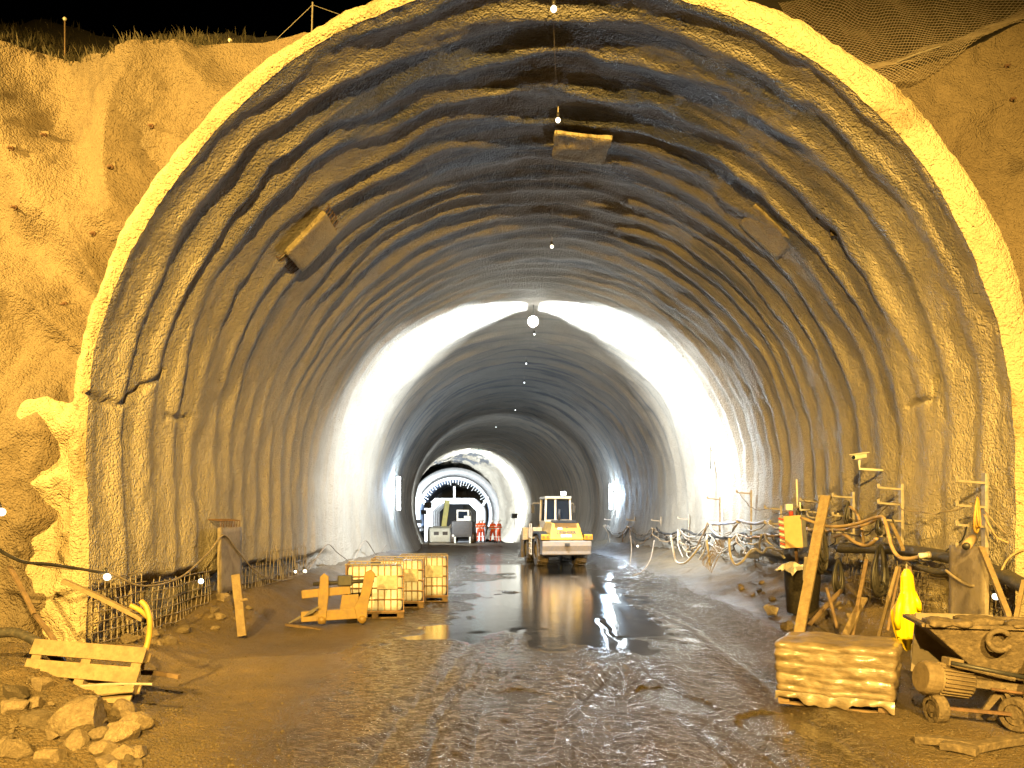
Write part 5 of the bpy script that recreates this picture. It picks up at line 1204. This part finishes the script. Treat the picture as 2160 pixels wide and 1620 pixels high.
o = rough_box('bags', (1.24, 0.9, 0.59), M_['film'], 44, 0.07, 0.012, 0.2, 11, t, bag_layers); o.location = (0, 0, 0.41)
for y in (-0.36, 0, 0.36): MB().box((0, y, 0.012), (1.15, 0.1, 0.024)).build('skid', M_['old_timber'], t)
for x in (-0.52, 0.02, 0.5):
    for y in (-0.36, 0, 0.36): MB().box((x, y, 0.068), (0.12, 0.12, 0.088)).build('block', M_['old_timber'], t)
MB().box((0, 0, 0.122), (1.18, 0.86, 0.02)).build('deck', M_['old_timber'], t)
U, W_ = np.meshgrid(np.linspace(-0.6, 0.6, 60), np.linspace(0, 1, 8), indexing='ij')
ln_ = 0.06 + 0.075 * sst(-0.2, 0.5, fbm(U / 0.22, U * 0, seed=507, o=3))
pf = np.stack([U, -0.455 - 0.02 * np.sin(W_ * 2) + 0.015 * np.sin(U * 30) * W_, 0.155 - W_ * ln_], -1)
arr_mesh('film_flap', pf.reshape(-1, 3), grid_quads(60, 8), M_['film'], t)

# ================================================================== mortar pump
xm, ym = 4.95, 8.0; zg = gz(xm, ym)
t = thing('mortar_pump', 'mud-caked wheeled mortar pump with a tapering hopper and an electric motor', 'pump', (xm, ym, zg), (0, 0, math.radians(-14)))
mb = MB()   # hopper: inverted pyramid, open, with thick rim
top = [(-0.68, -0.36), (0.72, -0.36), (0.72, 0.42), (-0.68, 0.42)]; bot = [(-0.15, -0.2), (0.62, -0.2), (0.62, 0.2), (-0.15, 0.2)]
ti = [(x * 0.95, y * 0.92) for x, y in top]; bi = [(x * 0.93, y * 0.9) for x, y in bot]
vs = [(x, y, 0.98) for x, y in top] + [(x, y, 0.5) for x, y in bot] + [(x, y, 0.98) for x, y in ti] + [(x, y, 0.53) for x, y in bi]
fs = [(j, (j + 1) % 4, (j + 1) % 4 + 4, j + 4) for j in range(4)] + [(j + 8, j + 12, (j + 1) % 4 + 12, (j + 1) % 4 + 8) for j in range(4)] + [(j, j + 8, (j + 1) % 4 + 8, (j + 1) % 4) for j in range(4)] + [(4, 5, 6, 7), (15, 14, 13, 12)]
mb.add(vs, fs); hop = mb.build('hopper', M_['pump_mortar'], t, bevel=0.012)
for (a, b_) in zip(top, top[1:] + top[:1]): MB().bar((a[0], a[1], 0.985), (b_[0], b_[1], 0.985), 0.06, 0.035).build('rim_bar', M_['pump_mortar'], hop)
for k, px in enumerate((-0.45, -0.1, 0.3)): 
    o = rough_box('mortar_lump', (0.42, 0.3, 0.07), M_['pump_mortar'], 8, 0.03, 0.04, 0.12, 21 + k, hop); o.location = (px, -0.28 + 0.2 * (k % 2), 1.01)
pts = [(0.1 * math.cos(a) - 0.02, -0.4, 0.86 + 0.1 * math.sin(a)) for a in np.linspace(0.6, 5.9, 16)]
MB().tube(pts, 0.028, 8).build('lifting_hook', M_['pump_mortar'], hop, True)
for y in (-0.25, 0.3): MB().bar((-0.5, y, 0.42), (0.75, y, 0.33), 0.06, 0.08).build('frame_rail', M_['pump_mortar'], t)
for x in (-0.35, 0.55): MB().bar((x, -0.28, 0.36), (x, 0.34, 0.36), 0.06, 0.06).build('cross_rail', M_['pump_mortar'], t)
mo = bpy.data.objects.new('motor', None); COL.objects.link(mo); mo.parent = t; mo.location = (-0.52, -0.24, 0.42); mo.rotation_euler = (0, math.radians(8), math.radians(18))
MB().tube([(-0.16, 0, 0), (0.3, 0, 0)], 0.155, 24).build('casing', M_['pump_motor'], mo, True)
MB().tube([(-0.2, 0, 0), (-0.16, 0, 0), (-0.06, 0, 0)], [0.15, 0.175, 0.175], 24).build('fan_cover', M_['pump_motor'], mo, bevel=0.008)
for k in range(26):
    a = 2 * math.pi * k / 26
    MB().bar((-0.03, 0.155 * math.cos(a), 0.155 * math.sin(a)), (0.28, 0.155 * math.cos(a), 0.155 * math.sin(a)), 0.01, 0.035, up=(0, math.cos(a), math.sin(a))).build('fin', M_['pump_motor'], mo)
MB().box((0.12, 0, 0.19), (0.16, 0.14, 0.09)).build('terminal_box', M_['pump_motor'], mo, bevel=0.01)
MB().tube([(-0.25, -0.15, 0.52), (0.15, -0.1, 0.45), (0.5, -0.08, 0.4)], 0.1, 14).build('screw_tube', M_['pump_mortar'], t, True)
MB().box((-0.1, 0.25, 0.66), (0.75, 0.03, 0.7), Matrix.Translation((-0.15, 0.3, 0)) @ Matrix.Rotation(math.radians(18), 4, 'X')).build('guard_plate', M_['grey_board'], t)
MB().tube([(-0.45, -0.4, 0.62), (-0.1, -0.4, 0.56), (0.35, -0.38, 0.48)], 0.022, 8).build('draw_bar', M_['dark_metal'], t, True)
MB().tube([(-0.1, -0.42, 0.38), (0.3, -0.42, 0.34)], 0.016, 6).build('control_rod', M_['rusty_steel'], t, True)
for x, y in ((-0.54, -0.32), (0.15, -0.42)):
    MB().bar((x - 0.12, y + 0.05, 0.38), (x, y, 0.12), 0.05, 0.03).build('wheel_fork', M_['pump_mortar'], t)
wheel(t, (-0.56, -0.3, 0.13), 0.15, 0.12, lugs=0, rim='pump_mortar', tyre='pump_mortar').rotation_euler = (0, 0, math.radians(20))
wheel(t, (0.12, -0.46, 0.15), 0.17, 0.12, lugs=0, rim='pump_mortar', tyre='pump_mortar').rotation_euler = (0, 0, math.radians(40))
wheel(t, (0.6, 0.4, 0.15), 0.17, 0.12, lugs=0, rim='pump_mortar', tyre='pump_mortar')
MB().bar((-0.5, -0.33, 0.15), (0.1, -0.46, 0.15), 0.04, 0.03).build('axle', M_['rusty_steel'], t)
MB().prism([(-0.16, 0.14), (-0.02, 0.36), (0.04, 0.36), (0.14, 0.14), (0.08, 0.14), (0.01, 0.29), (-0.1, 0.14)], -0.34, -0.3).build('leg_frame', M_['pump_mortar'], t)
MB().bar((0.16, -0.52, 0.2), (0.36, -0.44, 0.95), 0.07, 0.06).build('handle_post', M_['timber'], t, bevel=0.006)
MB().tube([(0.2, -0.56, 0.45), (0.26, -0.53, 0.72)], 0.012, 6).build('grease_line', M_['galvanised'], t)
pts = []
for i in range(6 * 18): a = 2 * math.pi * i / 18; pts.append((0.74 + 0.02 * math.sin(i * .3), -0.34 + 0.13 * math.cos(a), 0.68 + 0.19 * math.sin(a) + 0.01 * math.sin(i)))
MB().tube([Vector(p) + Vector((0.1, -0.1, 0)) for p in pts], 0.018, 6).build('hose_coil', M_['tan_cable'], t, True)
MB().box((0.75, 0.1, 0.3), (0.4, 0.5, 0.35)).build('gear_box', M_['pump_mortar'], t, bevel=0.03)
# half buried timbers in the foreground
for k, (a, b_, lab) in enumerate((((1930, 1572, 7.1), (2050, 1592, 6.85), 'half buried timber in the shaded mud before the pump'), ((2050, 1600, 6.8), (2170, 1560, 7.1), 'half buried timber angled toward the rim in the shaded mud'), ((1985, 1592, 6.9), (2062, 1612, 6.7), 'short half buried timber across the other two'))):
    pa, pb_ = P(*a), P(*b_); pa.z = gz(pa.x, pa.y) + 0.03; pb_.z = gz(pb_.x, pb_.y) + 0.045
    plank(pa, pb_, 0.12, 0.07, lab, 'pump_mortar')

# ================================================================== slope details
def face_pt(px, py, dy=0.0):
    Y = 11.5
    for k in range(900):
        Y += 0.01; p = P(px, py, Y)
        if Y >= float(hill_face(np.array([p.x]), np.array([p.z]))[0]): break
    return P(px, py, Y + dy)
for px, py, l in ((97, 285, 'soil nail head high on the left slope'), (28, 313, 'soil nail head near the outer edge of the left slope'), (237, 352, 'soil nail head on the left slope facing the arch'),
                  (35, 437, 'soil nail head above the shaded hollow of the left slope'), (200, 492, 'soil nail head low on the left slope near the rim'), (140, 640, 'soil nail head just above the ledge of the left slope'), (322, 266, 'soil nail head below the grass of the left slope'),
                  (2132, 210, 'soil nail head on the right slope below the netting'), (2120, 140, 'soil nail head on the right slope touching the netting')):
    p = face_pt(px, py)
    t = thing('soil_nail', l, 'nail', p)
    MB().box((0, 0.0, 0), (0.12, 0.03, 0.12), Matrix.Rotation(math.radians(20), 4, 'X')).build('plate', M_['slope'], t, bevel=0.006)
    MB().tube([(0, 0.05, 0.02), (0, -0.14, -0.05)], 0.02, 8).build('bar', M_['rusty_steel'], t, True); MB().tube([(0, -0.02, -0.01), (0, -0.06, -0.025)], 0.038, 6).build('nut', M_['rusty_steel'], t)
# netting on the right slope
CX = np.linspace(-12, 12, 481); CZ = crest(CX); CY = hill_face(CX, CZ)
def hill_pt(X, s):                     # s: metres above (+) / below (-) the crest along the surface
    zc_ = float(np.interp(X, CX, CZ))
    if s <= 0:
        z = zc_ + s; return Vector((X, float(hill_face(np.array([X]), np.array([z]))[0]), z))
    tt_ = s; up = np.interp(tt_, [0, 0.5, 4, 12], [0, 0.35, 5.2, 15])
    return Vector((X, float(np.interp(X, CX, CY)) + tt_, zc_ + up))
def netting(u0, u1, s0, s1, pitch, label, seed, lift=0.12, low=None):
    mb = MB(); nu = int((u1 - u0) / pitch); 
    def pt(u, s):
        lo = s0 if low is None else low(u); p = hill_pt(u, lo + (s1 - lo) * s)
        w = 0.14 * fbm(np.array([u / 0.8]), np.array([s * 3.0]), seed=seed, o=2)[0]
        return p + Vector((0, -lift - w, lift * 0.6 + w * 0.5))
    ns = int((s1 - s0) / pitch * 1.3)
    G = [[pt(u0 + (u1 - u0) * i / nu, j / ns) for j in range(ns + 1)] for i in range(nu + 1)]
    for i in range(-ns, nu + 1):
        a = [G[i + j][j] for j in range(ns + 1) if 0 <= i + j <= nu]; b_ = [G[i + ns - j][j] for j in range(ns + 1) if 0 <= i + ns - j <= nu]
        for q_ in (a, b_):
            if len(q_) > 1: mb.tube(q_, 0.007, 4, False)
    return mb.build('slope_netting', M_['mesh_steel'], None, True, label=label, cat='netting')
netting(5.9, 10.6, -0.25, 2.4, 0.09, 'wire netting draped over the crest of the right slope', 601, low=lambda u: -0.25 - 0.25 * math.sin((u - 5.9) * 1.5))
plank(hill_pt(7.2, 0.1) + Vector((0, -0.2, 0.05)), hill_pt(8.1, 0.25) + Vector((0, -0.2, 0.1)), 0.04, 0.03, 'thin rod lying on the netting of the right slope', 'galvanised')
# marker stakes and fence on the left hilltop
def hill_left(X, s):
    zc_ = float(np.interp(X, CX, CZ)); return Vector((X, float(np.interp(X, CX, CY)) + s, zc_ + np.interp(s, [0, 0.4, 3.2, 12], [0, 0.12, 2.1, 3.0])))
for px, py, hgt, s, l in ((136, 40, 0.55, 0.5, 'tall marker stake with a white knob on the left hilltop'), (476, 85, 0.2, 0.9, 'short marker stake with a white knob near the arch on the hilltop')):
    X = (px - 1080) / F * (hill_left(-8, s).y if px < 300 else hill_left(-5.6, s).y); b0 = hill_left(X, s); ht = P(px, py, b0.y).z - b0.z
    t = thing('marker_stake', l, 'stake', b0)
    MB().tube([(0, 0, -0.3), (0, 0, ht)], 0.014, 6).build('stake', M_['old_timber'], t); MB().ball((0, 0, ht), 0.035, 10).build('knob', M_['lamp_bulb'] if False else M_['plastic_white'], t, True)
fx = P(655, 10, 15.0)
t = thing('wire_fence', 'slender wire fence post with a stay wire above the arch', 'fence', fx - Vector((0, 0, 1.2)))
MB().tube([(0, 0, -0.3), (0.04, 0, 1.25)], 0.015, 6).build('post', M_['galvanised'], t); MB().tube([(0.04, 0, 1.2), (-1.2, 0.2, 0.2)], 0.005, 4).build('stay_wire', M_['galvanised'], t); MB().tube([(0.04, 0, 1.2), (1.2, 0.2, 0.9)], 0.005, 4).build('fence_wire', M_['galvanised'], t)
# grass and scrub
mb = MB(); rnd = random.Random(3)
for k in range(3000):
    X = rnd.uniform(-10.2, -5.0); s = rnd.uniform(-0.12, 1.6) if k % 3 else abs(rnd.gauss(0, 2.2)); b0 = hill_left(X, max(s, 0)) if s >= 0 else hill_pt(X, s)
    hgt = rnd.uniform(0.03, 0.17) * (1.6 if rnd.random() < 0.1 else 1); a = rnd.uniform(0, 6.28); ln = rnd.uniform(-0.6, 0.6)
    d = Vector((math.cos(a), math.sin(a), 0)); w = rnd.uniform(0.008, 0.02); tip = b0 + Vector((ln * hgt, rnd.uniform(-.5, .1) * hgt, hgt)); mid = b0.lerp(tip, 0.55) + Vector((0, 0, 0.12 * hgt))
    mb.add([b0 - d * w, b0 + d * w, mid + d * w * 0.7, mid - d * w * 0.7, tip], [(0, 1, 2, 3), (3, 2, 4)])
mb.build('grass', M_['dry_grass'], None, label='dry grass and scrub along the crest of the left slope', cat='grass', kind='stuff')
